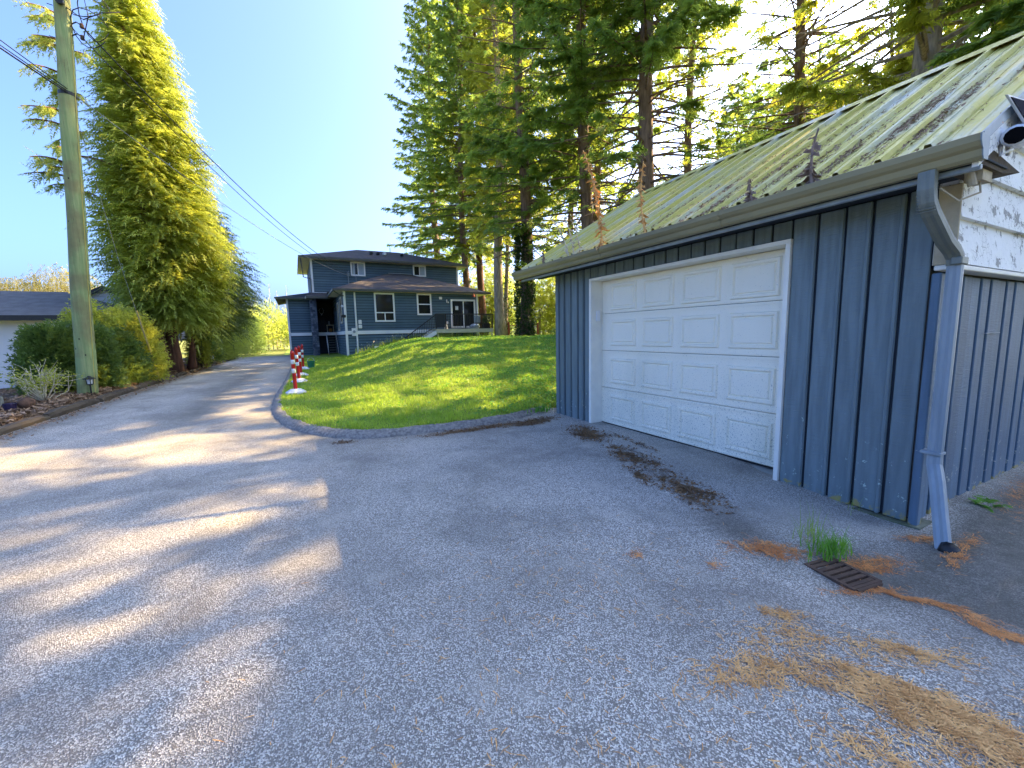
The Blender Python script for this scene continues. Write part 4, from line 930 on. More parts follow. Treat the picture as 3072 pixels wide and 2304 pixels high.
mb = MB(); mb.add([(-6.9, 12.6, .35), (-5.8, 13.2, .32), (-5.75, 12.9, .36), (-6.3, 12.6, .5), (-6.9, 12.6, .12), (-5.8, 13.2, .12), (-5.75, 12.9, .12), (-6.3, 12.6, .12)], [(0, 3, 2, 1), (0, 4, 7, 3), (3, 7, 6, 2), (2, 6, 5, 1), (1, 5, 4, 0), (4, 5, 6, 7)]); solo('flat_rock', mb.V, mb.F, 'concrete', 'flat pale rock in the bed behind the woven ball', 'rock', (-6.2, 12.9, .12))

# ------------------------------------------------------------------ delineator posts, drain, slab, stakes
bt = None
def delin(c, tilt, label):
    global bt
    if bt is None:
        bt = thing('delineator_post', label, 'traffic post', c, 'red and white posts along the lawn edge')
        th = np.arange(8) * math.pi / 4 + math.pi / 8
        V = []; lv = [(.235, 0), (.235, .035), (.13, .10), (.075, .115)]
        for rr, z in lv: V += [np.array(c) + (rr * math.cos(t), rr * math.sin(t), z) for t in th]
        F = [(i * 8 + j, i * 8 + (j + 1) % 8, i * 8 + 8 + (j + 1) % 8, i * 8 + 8 + j) for i in range(3) for j in range(8)] + [list(range(8))[::-1], list(range(24, 32))]
        part('base', V, F, 'base_white', bt)
        ps = [(.050, .10), (.044, .13), (.042, .96), (.050, .97), (.050, 1.0), (.040, 1.012), (.040, 1.03), (.025, 1.04), (.0, 1.04)]
        V, F = lathe(ps, c, 14); part('post', V, F, 'red', bt, smooth=True)
        for z in (.50, .72): V, F = lathe([(.0425, z), (.0455, z + .002), (.0455, z + .105), (.0425, z + .107)], c, 14); part('band', V, F, 'reflect', bt, smooth=True)
        V, F = lathe([(.012, 1.04), (.012, 1.075), (0, 1.075)], c, 8); part('tip', V, F, 'red', bt); o = bt
    else:
        o = bt.copy(); COL.objects.link(o); o['label'] = label; o.location = c
        for chd in list(bt.children): k = chd.copy(); COL.objects.link(k); k.parent = o
    o.rotation_euler = (tilt[0], tilt[1], .3)
delin((-.08, 11.45, .10), (.0, -.015), 'nearest red and white post on its white base, at the bend of the lawn edge')
delin((.02, 14.15, .115), (.0, -.03), 'second red and white post from the driveway bend')
delin((.10, 16.4, .12), (.0, -.01), 'third red and white post from the driveway bend')
delin((.22, 19.8, .12), (.01, .01), 'farthest red and white post, near the blue house')
V, F = lathe([(0, 0), (.13, 0), (.16, .28), (.17, .30), (.15, .30), (.12, .03)], (.55, 20.6, .12), 14); o = thing('green_bucket', 'green plastic bucket on the grass beside the farthest post', 'bucket', (.55, 20.6, .12)); part('pail', V, F, 'green', o); part('handle', *tube([(.40, 20.6, .40), (.44, 20.6, .52), (.55, 20.6, .57), (.66, 20.6, .52), (.70, 20.6, .40)], .008, 5), 'base_white', o)
mb = MB(); mb.prism([(1.75, 20.3, .10), (2.75, 20.7, .12), (2.7, 21.1, .12), (1.75, 20.75, .10)], (0, 0, .0), (0, 0, .10)); solo('stone_slab', mb.V, mb.F, 'sidepad', 'dark flat stone slab lying in the grass near the porch steps', 'slab', (2.2, 20.7, .1))
mb = MB(); mb.prism([(2.4, 21.9, .12), (3.1, 22.0, .14), (3.1, 22.3, .14), (2.4, 22.2, .12)], (0, 0, 0), (0, 0, .09)); solo('stone_slab', mb.V, mb.F, 'concrete', 'smaller pale stone slab in the grass behind the dark slab', 'slab', (2.75, 22.1, .12))
mb = MB(); mb.box((4.62, 4.90), (28.6, 28.64), (.62, .80)).box((4.64, 4.67), (28.61, 28.63), (.35, .62)).box((4.84, 4.87), (28.61, 28.63), (.35, .62)); solo('garden_marker', mb.V, mb.F, 'h_white', 'small white garden marker standing against the house wall', 'marker', (4.75, 28.6, .35))
for x, h, lab in ((13.75, 2.25, 'red wooden stake beside the deck corner'), (16.2, 2.2, 'red wooden stake at the right end of the low rail')):
    mb = MB(); mb.box((x, x + .12), (27.0, 27.12), (.9, h)); solo('wooden_stake', mb.V, mb.F, 'redwood', lab, 'stake', (x, 27, .9))
mb = MB(); mb.tube([(13.8, 27.06, 2.02), (15.0, 27.0, 2.0), (16.25, 27.06, 2.05)], .035, 6); solo('stake_rail', mb.V, mb.F, 'redwood', 'thin rail tied between the two red stakes', 'rail', (15, 27, 1.9))
dr = thing('drain_grate', 'rusty slotted drain grate sunk in the asphalt near the garage corner', 'drain grate', (2.88, 1.20, -.07))
ca, sa = math.cos(-1.72), math.sin(-1.72)
def dl(u, v, z): return (2.875 + .68 * (u * ca) - .92 * v * sa, 1.205 + .68 * u * sa + .92 * v * ca, z)
DZ = -.052
def dbox(mb, u0, u1, v0, v1, z0, z1):
    V = [dl(u, v, z) for u in (u0, u1) for v in (v0, v1) for z in (z0, z1)]
    mb.add(V, [(0, 1, 3, 2), (4, 6, 7, 5), (0, 4, 5, 1), (2, 3, 7, 6), (0, 2, 6, 4), (1, 5, 7, 3)])
mb = MB(); dbox(mb, -.215, .215, -.135, -.110, DZ - .03, DZ); dbox(mb, -.215, .215, .110, .135, DZ - .03, DZ); dbox(mb, -.215, -.185, -.11, .11, DZ - .03, DZ); dbox(mb, .185, .215, -.11, .11, DZ - .03, DZ); mb.part('frame', 'rust', dr)
for i in range(7):
    u = -.185 + .0625 * i; mb = MB(); dbox(mb, u + .012, u + .049, -.11, .11, DZ - .028, DZ - .003); mb.part('bar', 'rust', dr)
mb = MB(); dbox(mb, -.2, .2, -.125, .125, DZ - .10, DZ - .029); mb.part('pit', 'blackp', dr)  # solid black block standing in for the shade below the bars
# ------------------------------------------------------------------ stuff: needles, debris
def az(x, y): return asph_z(x, y)
def needle_patch(cx, cy, rx, ry, ang, n, seed, dirn=None, dspread=3.14):
    r = np.random.default_rng(seed); u = r.normal(0, .45, n); v = r.normal(0, .45, n)
    c, s = math.cos(ang), math.sin(ang); x = cx + u * rx * c - v * ry * s; y = cy + u * rx * s + v * ry * c
    x += .05 * lump(x, y, .12, seed); a = r.uniform(0, 6.28, n) if dirn is None else r.normal(dirn, dspread, n)
    L = r.uniform(.024, .058, n); w_ = r.uniform(.0011, .0024, n); z = np.maximum(az(x, y), np.where(x > 3.6, -.058, -1)) + .004 + r.uniform(0, .006, n)
    d = np.stack([np.cos(a) * L, np.sin(a) * L, r.normal(0, .004, n)], -1); e = np.stack([-np.sin(a) * w_, np.cos(a) * w_, 0 * a], -1)
    p = np.stack([x, y, z], -1); m_ = p + d * .5 + np.stack([-np.sin(a), np.cos(a), 0 * a], -1) * (L * r.normal(0, .1, n))[:, None]
    return np.concatenate([np.stack([p - e, p + e, m_ + e], 1), np.stack([p - e, m_ + e, m_ - e], 1), np.stack([m_ - e, m_ + e, p + d], 1)])
T = [needle_patch(1.62, .96, .30, .11, -.35, 576, 1), needle_patch(1.78, .80, .2, .04, -.8, 102, 2), needle_patch(1.97, .62, .34, .13, -1.15, 1500, 3, -1.1, .8), needle_patch(2.07, .40, .30, .12, -1.2, 1100, 4, -1.2, .8), needle_patch(2.0, .25, .4, .2, -.9, 600, 5, -1, 1), needle_patch(1.95, 1.02, .28, .12, -.3, 268, 6), needle_patch(2.12, 1.12, .14, .06, -.6, 166, 7), needle_patch(2.3, .72, .30, .12, -.6, 448, 8, -.6, .9), needle_patch(1.7, .55, .25, .12, -.5, 243, 9), needle_patch(1.35, .45, .45, .3, 0, 268, 10), needle_patch(.6, .9, 1.6, .9, 0, 576, 12), needle_patch(1.2, 1.9, 1.3, .9, 0, 320, 13), needle_patch(2.6, .25, .3, .1, -.5, 448, 14, -.6, .8)]
o = link('pine_needle_litter', trimesh('pine_needle_litter', np.concatenate(T)), 'needles'); tag(o, 'scattered tan conifer needles lying on the asphalt in the foreground', 'needle litter', kind='stuff')
T = [needle_patch(2.72, 1.55, .30, .12, -.5, 704, 21), needle_patch(3.16, 1.16, .22, .10, -.4, 512, 22), needle_patch(2.93, .86, .26, .035, -1.45, 420, 23, -1.45, .6), needle_patch(2.89, .57, .20, .05, -1.8, 420, 24, -1.8, .6), needle_patch(2.78, 1.06, .25, .05, -.4, 192, 25), needle_patch(3.68, .93, .25, .06, .2, 320, 26, .1, .5), needle_patch(3.78, 1.14, .14, .05, -.6, 192, 27), needle_patch(4.0, .95, .2, .04, .1, 102, 28), needle_patch(5.5, 1.02, .8, .14, .1, 704, 29), needle_patch(2.2, 1.58, .08, .05, 0, 38, 30), needle_patch(1.85, 1.9, .08, .05, .6, 38, 31)]
o = link('orange_needle_litter', trimesh('orange_needle_litter', np.concatenate(T)), 'needles_o'); tag(o, 'orange conifer needles gathered around the drain and the downspout foot', 'needle litter', kind='stuff')
def flakes(n, fn, seed, sz=(.010, .03)):
    r = np.random.default_rng(seed); p = fn(r, n); n = len(p); L = r.uniform(*sz, n)[:, None]
    d1 = r.normal(0, 1, (n, 3)); d1[:, 2] *= .3; d2 = r.normal(0, 1, (n, 3)); d2[:, 2] *= .3
    d1 /= np.linalg.norm(d1, axis=1)[:, None]; d2 /= np.linalg.norm(d2, axis=1)[:, None]
    return np.concatenate([np.stack([p, p + d1 * L, p + d2 * L * .6], 1), np.stack([p, p + d1 * L, p + d1 * L * .5 - d2 * L * .5], 1)])
def deb(r, n):
    x = r.uniform(-.3, 4.0, n * 14); y = r.uniform(1.6, 6.6, n * 14)
    k = asph_cols(x, y)[:, 0] * (.65 + .5 * lump(x, y, .14, 3)) * (.75 + .5 * lump(x, y, .05, 8)) > r.uniform(.10, 1.0, n * 14); x, y = x[k][:n], y[k][:n]
    return np.stack([x, y, asph_z(x, y) + .004 + r.uniform(0, .010, len(x))], -1)
o = link('moss_debris', trimesh('moss_debris', flakes(14000, deb, 41, (.008, .030))), 'litter'); tag(o, 'dark brown moss and leaf debris on the asphalt before the garage door and kerb', 'leaf debris', kind='stuff')
def bedl(r, n):
    x = -4.45 - r.exponential(.9, n); y = 7 + r.beta(1.2, 1.6, n) * 26; return np.stack([x, y, bed_z(x, y) + r.uniform(.0, .03, n)], -1)
def edgel(r, n):
    x = -4.22 + r.exponential(.10, n); y = 7 + r.beta(1.2, 1.6, n) * 26; return np.stack([x, y, .012 + r.uniform(.0, .012, n)], -1)
T = np.concatenate([flakes(16000, bedl, 42, (.03, .10)), flakes(2600, edgel, 43, (.015, .05))])
o = link('bark_mulch', trimesh('bark_mulch', T), 'brown'); tag(o, 'brown bark mulch and dead leaves covering the left planting bed', 'mulch', kind='stuff')
# ------------------------------------------------------------------ vegetation
SUNV = np.array(SUN)
def nrm(v): return v / (np.linalg.norm(v, axis=-1, keepdims=True) + 1e-9)
def fronds(O, A, S, L, K, ll, lw, r, droop=.0, fwd=.6, drop=0.0, taper=.6):
    """pinnate sprays: origins O, axes A, side vectors S, lengths L -> triangles (n*K*2,3,3)"""
    n = len(O); out = []
    dn = np.array([0, 0, -1.0])
    for k in range(K):
        t = (k + .35 + .4 * r.random(n)) / K
        P = O + A * (L * t)[:, None] + dn * (droop * L * t * t)[:, None]
        ax = nrm(A + dn * (2 * droop * t)[:, None])
        for s in (-1, 1):
            d = nrm(ax * fwd + S * (s * (.8 + .3 * r.random(n)))[:, None] + dn * drop + r.normal(0, .12, (n, 3)))
            l = (ll * (1 - taper * t) * (.7 + .6 * r.random(n)))[:, None]; w_ = ax * (lw * .5 * (1 - .4 * t))[:, None]
            out.append(np.stack([P - w_, P + w_, P + d * l], 1))
    P = O + A * (L * .8)[:, None] + dn * (droop * L * .64)[:, None]; q = S * (lw * .4)
    tip = O + A * (L * 1.12)[:, None] + dn * (droop * L * 1.25)[:, None]
    out.append(np.stack([P - q, P + q, tip], 1))
    return np.concatenate(out)
# patches of ground that the sun reaches between the crowns: twigs on those sight lines are thinned
LIT = [(-3.1, 6.9, 2.0, .58, .18), (-2.2, 5.4, 1.75, .78, .22), (-.55, 6.35, .62, .30, .25), (.0, 4.5, .9, .6, .2), (-1.5, 3.85, 1.3, .30, .3), (-.3, 3.0, 1.0, .30, .25), (.35, 2.85, .40, .25, .3), (-.25, 2.5, .55, .13, .5), (-.66, 1.84, .24, .16, .4),
       (-2.2, 20.3, 2.4, .22, .38), (-2.5, 17.0, 1.6, .16, .38), (-2.6, 23.2, 2.2, .3, .38), (-1.2, 10.2, .6, .12, .38), (-2.4, 27, 2.5, .35, .38), (-2.5, 31, 2.5, .5, .38),
       (3.5, 18.0, 4.5, .45, .3), (2.6, 14.2, 3.0, .8, .38), (5.5, 13.5, 1.2, .5, .38), (2.2, 10.4, 2.4, .9, .38), (3.6, 8.4, 1.6, .6, .38), (1.2, 8.2, 1.2, .5, .38), (4.0, 22.5, 3.5, .4, .3), (6, 17.5, 2, .6, .38)]
def thinned(O, r, cedar=True):
    """True for twigs that would shade one of the sunlit patches (or the sunlit cedar)"""
    t = O[:, 2] / SUNV[2]; g = O - t[:, None] * SUNV
    hit = np.zeros(len(O), bool)
    for cx, cy, rx, ry, a in LIT:
        c, s = math.cos(a), math.sin(a); dx, dy = g[:, 0] - cx, g[:, 1] - cy
        wob = 1 + .28 * np.sin(dx * 3.1 + cy * 5) * np.cos(dy * 4.3 + cx)
        hit |= (((dx * c + dy * s) / rx) ** 2 + ((-dx * s + dy * c) / ry) ** 2 < wob * (1.9 if 3.5 < cy < 8 else 3.2 if cy < 2 else 1.0)) & (r.random(len(O)) < .99)
    for cx, cy, rx, ry, pr in ((3.0, 12.5, 5.5, 6.0, .70), (5.5, 21, 4.5, 5, .6)): hit |= (((g[:, 0] - cx) / rx) ** 2 + ((g[:, 1] - cy) / ry) ** 2 < 1) & (lump(g[:, 0], g[:, 1], .7, 9) > 1 - 2 * pr) & (r.random(len(O)) < .93)
    if cedar:
        tc = (O[:, 0] + 3.6) / SUNV[0]; h = O - tc[:, None] * SUNV
        hit |= (np.abs(h[:, 1] - 22.6) < np.clip(3.4 - .12 * h[:, 2], .8, 4) + .5) & (h[:, 2] > 4) & (h[:, 2] < 19) & (O[:, 0] > 3) & (r.random(len(O)) < .97)
        hit |= (np.abs(h[:, 1] - 17) < 2.2) & (h[:, 2] > .8) & (h[:, 2] < 3.6) & (O[:, 0] > 3) & (r.random(len(O)) < .8)
    return hit
def conifer(x, y, H, cb, Rr, tr, label, seed, leaf='fir', bark='bark', dens=1.0, lean=(0, 0), sagf=.30, bare=.12, group='tall conifers behind the garage and the house', zg=None, pw=.75, nb=6.4, ll=.29, dead=True, twigs=20.0):
    r = np.random.default_rng(seed); zb = float(lawn_top(np.array([x]), np.array([y]))[0]) - .05 if zg is None else zg
    root = thing('conifer', label, 'tree', (x, y, zb), group)
    def tp(z): 
        f = np.clip((z - zb) / H, 0, 1); return np.array([x + lean[0] * f + .22 * math.sin(f * 9 + seed), y + lean[1] * f + .22 * math.cos(f * 8 + seed), z])
    zz = np.linspace(zb - .2, zb + H, 18); rad = tr * (1 - ((zz - zb) / H).clip(0, 1)) ** .8 + .02; rad[0] *= 1.35; rad[1] *= 1.06
    part('trunk', *tube([tp(z) for z in zz], rad, 10), bark, root, smooth=True)
    bm_ = MB(); O, A, S, L = [], [], [], []
    z = cb
    while z < zb + H - .6:
        f = (z - cb) / (zb + H - cb); n = max(3, int(nb + r.normal(0, .8)))
        a0 = r.uniform(0, 6.28)
        for i in range(n):
            az_ = a0 + i * 6.283 / n + r.normal(0, .25); Lb = Rr * (1 - f) ** pw * r.uniform(.6, 1.12) * (.72 + .28 * min(1, f * 6 + .2)) + .25
            if Lb < .3: continue
            zs_ = z + r.uniform(-.25, .25); b0 = tp(zs_); d = np.array([math.cos(az_), math.sin(az_), 0]); upk = .02 + .55 * f + r.normal(0, .06); sg = sagf * (1 - .6 * f)
            u = np.linspace(0, 1, 6)[:, None]
            Pb = b0 + d * (Lb * u) + np.array([0, 0, 1.]) * (upk * Lb * u - sg * Lb * u ** 1.6 + .12 * Lb * u ** 4)
            bm_.tube(Pb, np.linspace(.012 + .011 * Lb, .006, 6), 4, False)
            m_ = int(Lb * twigs * dens * (.8 if x * .4554 + y * .8819 > 24 else 1)) + 3; uu = bare + (1 - bare) * r.random(m_) ** .85
            po = np.stack([np.interp(uu, u[:, 0], Pb[:, k]) for k in range(3)], -1)
            sd = np.array([-d[1], d[0], 0]); sgn = np.where(r.random(m_) < .5, -1, 1)[:, None]
            ax = nrm(d * (.55 + .35 * r.random((m_, 1))) + sd * sgn * (.25 + .75 * r.random((m_, 1))) + np.array([0, 0, 1.]) * (-.28 + r.normal(0, .25, (m_, 1))))
            O.append(po); A.append(ax); L.append((.38 + .5 * r.random(m_)) * (1.15 - .55 * uu) * (.55 + .45 * min(1, Lb / 2.5)))
        z += r.uniform(.42, .66) * (1.15 - .5 * f) * 1.15
    O, A, L = np.concatenate(O), np.concatenate(A), np.concatenate(L)
    zc_ = .4554 * O[:, 0] + .8819 * O[:, 1]; keep = ~thinned(O, r) & ((O[:, 2] < 1.8 + zc_ * .86) | (r.random(len(O)) < .24)); O, A, L = O[keep], A[keep], L[keep]
    S = nrm(np.cross(A, nrm(r.normal(0, .45, A.shape) + np.array([0, 0, 1.]))))
    if dead:
        for i in range(14):
            zs_ = zb + (cb - zb) * r.uniform(.3, 1.0); a = r.uniform(0, 6.28); b0 = tp(zs_); l = r.uniform(.4, 1.8)
            bm_.tube([b0, b0 + (math.cos(a) * l * .6, math.sin(a) * l * .6, .05 * l), b0 + (math.cos(a) * l, math.sin(a) * l, -.18 * l)], [.018, .012, .005], 3, False)
    bm_.part('branches', bark, root)['kind'] = 'stuff'
    T = fronds(O, A, S, L, 4 if x * .4554 + y * .8819 > 24 else 5, ll, .112 if x * .4554 + y * .8819 < 24 else .145, r, .18, .7, .12)
    o = tpart('crown', T, leaf, root); o['kind'] = 'stuff'
    return root
conifer(14.8, 46.5, 40, 10.0, 6.2, .42, 'dense blue-green fir behind the far right corner of the blue house', 1, 'fir', dens=.75)
conifer(14.6, 37.2, 36, 9.0, 5.6, .32, 'fir with a dark straight trunk just right of the upper house roof', 2, 'fir', dens=.8)
conifer(17.0, 39.0, 38, 10.0, 5.5, .36, 'fir with a reddish trunk behind the end of the lower house roof', 3, 'fir2', bark='bark_red', dens=.75)
conifer(13.45, 27.4, 31, 8.6, 3.6, .33, 'fir with a thick rough brown trunk right beside the deck', 4, 'fir2', bark='bark_grey', dens=.7)
conifer(17.8, 35.0, 30, 12.0, 3.6, .19, 'slender grey-barked fir behind the red stakes', 5, 'fir2', bark='bark_grey', dens=.6)
conifer(16.0, 28.6, 31, 15.0, 3.2, .21, 'slim pale-trunked conifer left of the ivy-covered trunk', 6, 'fir2', bark='bark_grey', dens=.45)
conifer(11.9, 21.2, 33, 6.5, 4.2, .34, 'conifer whose lower trunk is wrapped in dark ivy', 7, 'fir', dens=.85)
conifer(12.9, 16.9, 34, 5.0, 4.8, .32, 'dark drooping spruce behind the far end of the garage roof', 8, 'fir', dens=.9, sagf=.4)
conifer(14.3, 14.2, 36, 6.2, 5.4, .36, 'big spruce with a thick bare trunk rising behind the garage roof', 9, 'fir', dens=.85, sagf=.40, bare=.25)
conifer(19.0, 6.55, 36, 5.5, 7.4, .42, 'thick grey-brown spruce trunk with long bare boughs above the garage ridge', 10, 'fir2', bark='bark_grey', dens=.75, sagf=.32, bare=.35)
conifer(30.0, 7.9, 36, 5.5, 6.4, .30, 'second spruce trunk above the right part of the garage ridge', 11, 'fir2', bark='bark_grey', dens=.7, bare=.3)
conifer(33.0, 7.0, 34, 5.5, 6.0, .34, 'rightmost spruce trunk at the upper right corner', 12, 'fir', bark='bark_grey', dens=.5)
for k, (x, y, H, cb, Rr, lab) in enumerate(((24, 13.5, 35, 3.5, 6.4, 'tall spruce in the second row, between the two big trunks above the garage'), (25, 21, 34, 6, 5.5, 'tall fir in the second row behind the drooping spruce'), (20, 24.5, 34, 9, 4.6, 'tall fir in the second row behind the ivy-wrapped trunk'), (22.5, 31.5, 33, 10, 4.8, 'tall fir in the second row behind the pale-trunked conifer'))):
    conifer(x, y, H, cb, Rr, .32, lab, 20 + k, 'fir2' if k % 2 else 'fir', dens=.9 if k == 0 else .4, bare=.2)
for k, (x, y, H, cb, Rr) in enumerate(((14.6, .4, 30, 4.0, 4.6), (15.5, -3.0, 30, 3, 5.2), (21, 2.8, 36, 10, 5.8), (13, -7.5, 30, 3, 5.2))):  # trees added past the right edge to keep sun off the ground
    conifer(x, y, H, cb, Rr, .32, ['added shade fir whose boughs reach in at the upper right corner', 'unseen tall fir added to shade the garage side yard', 'unseen tall spruce added behind the garage to shade the driveway', 'unseen fir added for shade at the back of the side yard', 'unseen spruce added for shade far beyond the side yard', 'last unseen fir added for shade beyond the side yard'][k], 30 + k, 'fir', dens=1.5 if k == 0 else 1.2 if k == 2 else .4, group='conifers added beyond the right edge for shade', dead=False, zg=-.1)
for k, (x, y, H, lab) in enumerate(((24.5, 10.0, 15.5, 'shorter bushy fir filling the gap left of the big grey trunk'), (29, 16.0, 17, 'shorter fir behind the gap between the two big trunks'), (27.5, 5.8, 15, 'shorter dark fir right of the big grey trunk'), (34, 12.5, 18, 'far dark fir above the middle of the garage ridge'), (38, 24, 24, 'distant fir seen in the bright gap right of the bare trunk'), (42.5, 30, 26, 'most distant fir in the bright gap, right of the bare trunk'), (37, 19.5, 23, 'distant fir left of the slim dark trunk'))):
    conifer(x, y, H, 2.5, 5.0, .2, lab, 60 + k, 'fir2' if k == 0 else 'fir', dens=.8, bare=.1, pw=.6, dead=False)
# ivy on the trunk
r = np.random.default_rng(50); n = 5200; zz = .9 + r.random(n) ** .9 * 6.6; a = r.uniform(0, 6.28, n); rr = .34 + .22 * r.random(n) + .07 * lump(a * 3, zz, .6, 2) - .04 * np.clip(zz - 5, 0, 3)
p = np.stack([11.9 + rr * np.cos(a), 21.2 + rr * np.sin(a), zz], -1); d1 = nrm(r.normal(0, 1, (n, 3)) + np.stack([np.cos(a), np.sin(a), 0 * a - .8], -1) * .8); d2 = nrm(r.normal(0, 1, (n, 3)))
T = np.concatenate([np.stack([p, p + d1 * .13 + d2 * .05, p + d1 * .13 - d2 * .05], 1), np.stack([p, p + d1 * .08 + d2 * .09, p + d1 * .12], 1)])
o = thing('ivy', 'dark ivy climbing and fully wrapping the trunk by the garage', 'ivy', (11.9, 21.2, 1.1)); o2 = tpart('leaves', T, 'ivy', o); o2['kind'] = 'stuff'
part('stem', *tube([(11.55, 21.0, 1.0), (11.56, 21.0, 3), (11.6, 20.95, 6)], [.04, .03, .015], 5), 'bark', o)
for k, (tx, ty, z1, n, lab) in enumerate(((14.6, 37.2, 9, 900, 'thin ivy on the straight trunk right of the house roof'), (17.8, 35.0, 8, 700, 'thin ivy on the slender grey trunk behind the red stakes'))):
    zz = .9 + r.random(n) * z1; a = r.uniform(0, 6.28, n); rr = .25 + .22 * r.random(n); p = np.stack([tx + rr * np.cos(a), ty + rr * np.sin(a), zz], -1); d1 = nrm(r.normal(0, 1, (n, 3))); d2 = nrm(r.normal(0, 1, (n, 3)))
    o = thing('ivy', lab, 'ivy', (tx, ty, 1)); o2 = tpart('leaves', np.stack([p, p + d1 * .17 + d2 * .07, p + d1 * .17 - d2 * .07], 1), 'ivy', o); o2['kind'] = 'stuff'

# cedars on the left
def cedar(x, y, H, cb, Rr, label, seed, leaf, n, stems, cx=0, cy=0, ll=.20, sq=(1, 1), dens=1.0, prof=None):
    r = np.random.default_rng(seed); root = thing('cedar_tree', label, 'tree', (x, y, .1), 'cedars left of the driveway')
    for k, (sx, sy, sr, lean, hh) in enumerate(stems):
        zz = np.linspace(-.05, hh, 10); part('trunk', *tube([(sx + lean[0] * (z / hh) + .05 * math.sin(z * 1.3 + k), sy + lean[1] * (z / hh), .1 + z) for z in zz], sr * (1 - .85 * zz / hh) * (1 + .5 * np.exp(-zz * 3)), 9), 'bark_red', root, smooth=True)
    u = r.random(n); z = cb + (H - cb) * (1 - (1 - u) ** .62 * 1.0); z = cb + (H - cb) * (1 - np.sqrt(1 - u * .995)); f = (z - cb) / (H - cb)
    a = r.uniform(0, 6.283, n); R0 = Rr * (prof(f) if prof else (1 - f) ** .86 * (.46 + .54 * np.minimum(1, f * 4)))
    R0 = R0 * (1 + .34 * lump(a * 2.2, z, .9, seed) + .16 * lump(a * 5, z, .3, seed + 2))
    rr = R0 * (r.random(n) ** .33); rr = np.where(lump(a * 3, z * 1.0, .55, seed + 5) < -.28, rr * .55, rr); ox = x + cx * f + np.cos(a) * rr * sq[0]; oy = y + cy * f + np.sin(a) * rr * sq[1]
    zt = z + .25 * (1 - rr / (R0 + .01))
    out = np.stack([np.cos(a), np.sin(a), 0 * a], -1)
    A = nrm(out * (.85 + .3 * r.random((n, 1))) + r.normal(0, .35, (n, 3)) + np.array([0, 0, .12])); L = .45 + .75 * r.random(n) * (.6 + .4 * (1 - f))
    S = nrm(np.cross(A, nrm(np.array([0, 0, 1.]) + r.normal(0, .35, (n, 3)))))
    T = fronds(np.stack([ox, oy, zt], -1), A, S, L, 8, ll, .075, r, .42, .62, .38, .45)
    o = tpart('crown', T, leaf, root); o['kind'] = 'stuff'
    bm_ = MB(); idx = r.choice(n, 170)
    for i in idx:
        st = stems[i % len(stems)]; zb_ = max(.8, zt[i] - .5 * rr[i]); fz = min(1, zb_ / st[4]); b0 = np.array([st[0] + st[3][0] * fz, st[1] + st[3][1] * fz, zb_]); e = np.array([ox[i], oy[i], zt[i]])
        bm_.tube([b0, (b0 + e) / 2 + (0, 0, .15), e], [.03, .02, .008], 4, False)
    bm_.part('branches', 'bark_red', root)['kind'] = 'stuff'
    return root
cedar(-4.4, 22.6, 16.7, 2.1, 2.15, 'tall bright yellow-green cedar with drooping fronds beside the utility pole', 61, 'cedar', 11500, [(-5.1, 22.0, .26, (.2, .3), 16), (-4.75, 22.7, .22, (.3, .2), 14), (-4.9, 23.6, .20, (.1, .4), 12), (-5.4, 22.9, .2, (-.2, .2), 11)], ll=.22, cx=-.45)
cedar(-4.3, 26.2, 10.0, 1.9, 3.1, 'shorter shade-darkened cedar behind the tall bright one', 62, 'cedar_d', 5600, [(-4.45, 24.5, .14, (.3, .6), 7), (-4.36, 26.0, .17, (.1, .2), 9), (-4.6, 27.0, .14, (.2, .3), 7)], ll=.2)
# sparse feathery boughs hanging out left behind the pole
r = np.random.default_rng(63); bo = thing('cedar_tree', 'sparse bluish cedar with feathery boughs showing behind the utility pole', 'tree', (-7.35, 21.5, .1), 'cedars left of the driveway')
part('trunk', *tube([(-7.35, 21.5, 0), (-6.9, 21.5, 6), (-6.35, 21.6, 13)], [.10, .07, .02], 8), 'bark_red', bo, smooth=True)
mb = MB(); O, A, L = [], [], []
for k in range(28):
    z = 6.9 + k * .22 + r.normal(0, .1); a = r.uniform(1.9, 5.2) if k % 3 else r.uniform(0, 6.28); Lb = r.uniform(.6, 1.6) * (1 - .35 * (z - 3) / 12); d = np.array([math.cos(a), math.sin(a), .18]); b0 = np.array([-7.35 + .077 * z, 21.5, z]); u = np.linspace(0, 1, 6)[:, None]
    P = b0 + d * Lb * u - np.array([0, 0, 1.]) * (.34 * Lb * u ** 2); mb.tube(P, np.linspace(.045, .012, 6), 4, False)
    m_ = 26; uu = .25 + .75 * r.random(m_); O.append(np.stack([np.interp(uu, u[:, 0], P[:, i]) for i in range(3)], -1)); A.append(nrm(d * .5 + r.normal(0, .3, (m_, 3)) + np.array([0, 0, -.9]))); L.append(.25 + .35 * r.random(m_))
mb.part('branches', 'bark_red', bo)['kind'] = 'stuff'; O, A, L = np.concatenate(O), np.concatenate(A), np.concatenate(L)
o = tpart('crown', fronds(O, A, nrm(np.cross(A, nrm(r.normal(0, 1, A.shape)))), L, 6, .14, .05, r, 0, .8, .1), 'cedar', bo); o['kind'] = 'stuff'

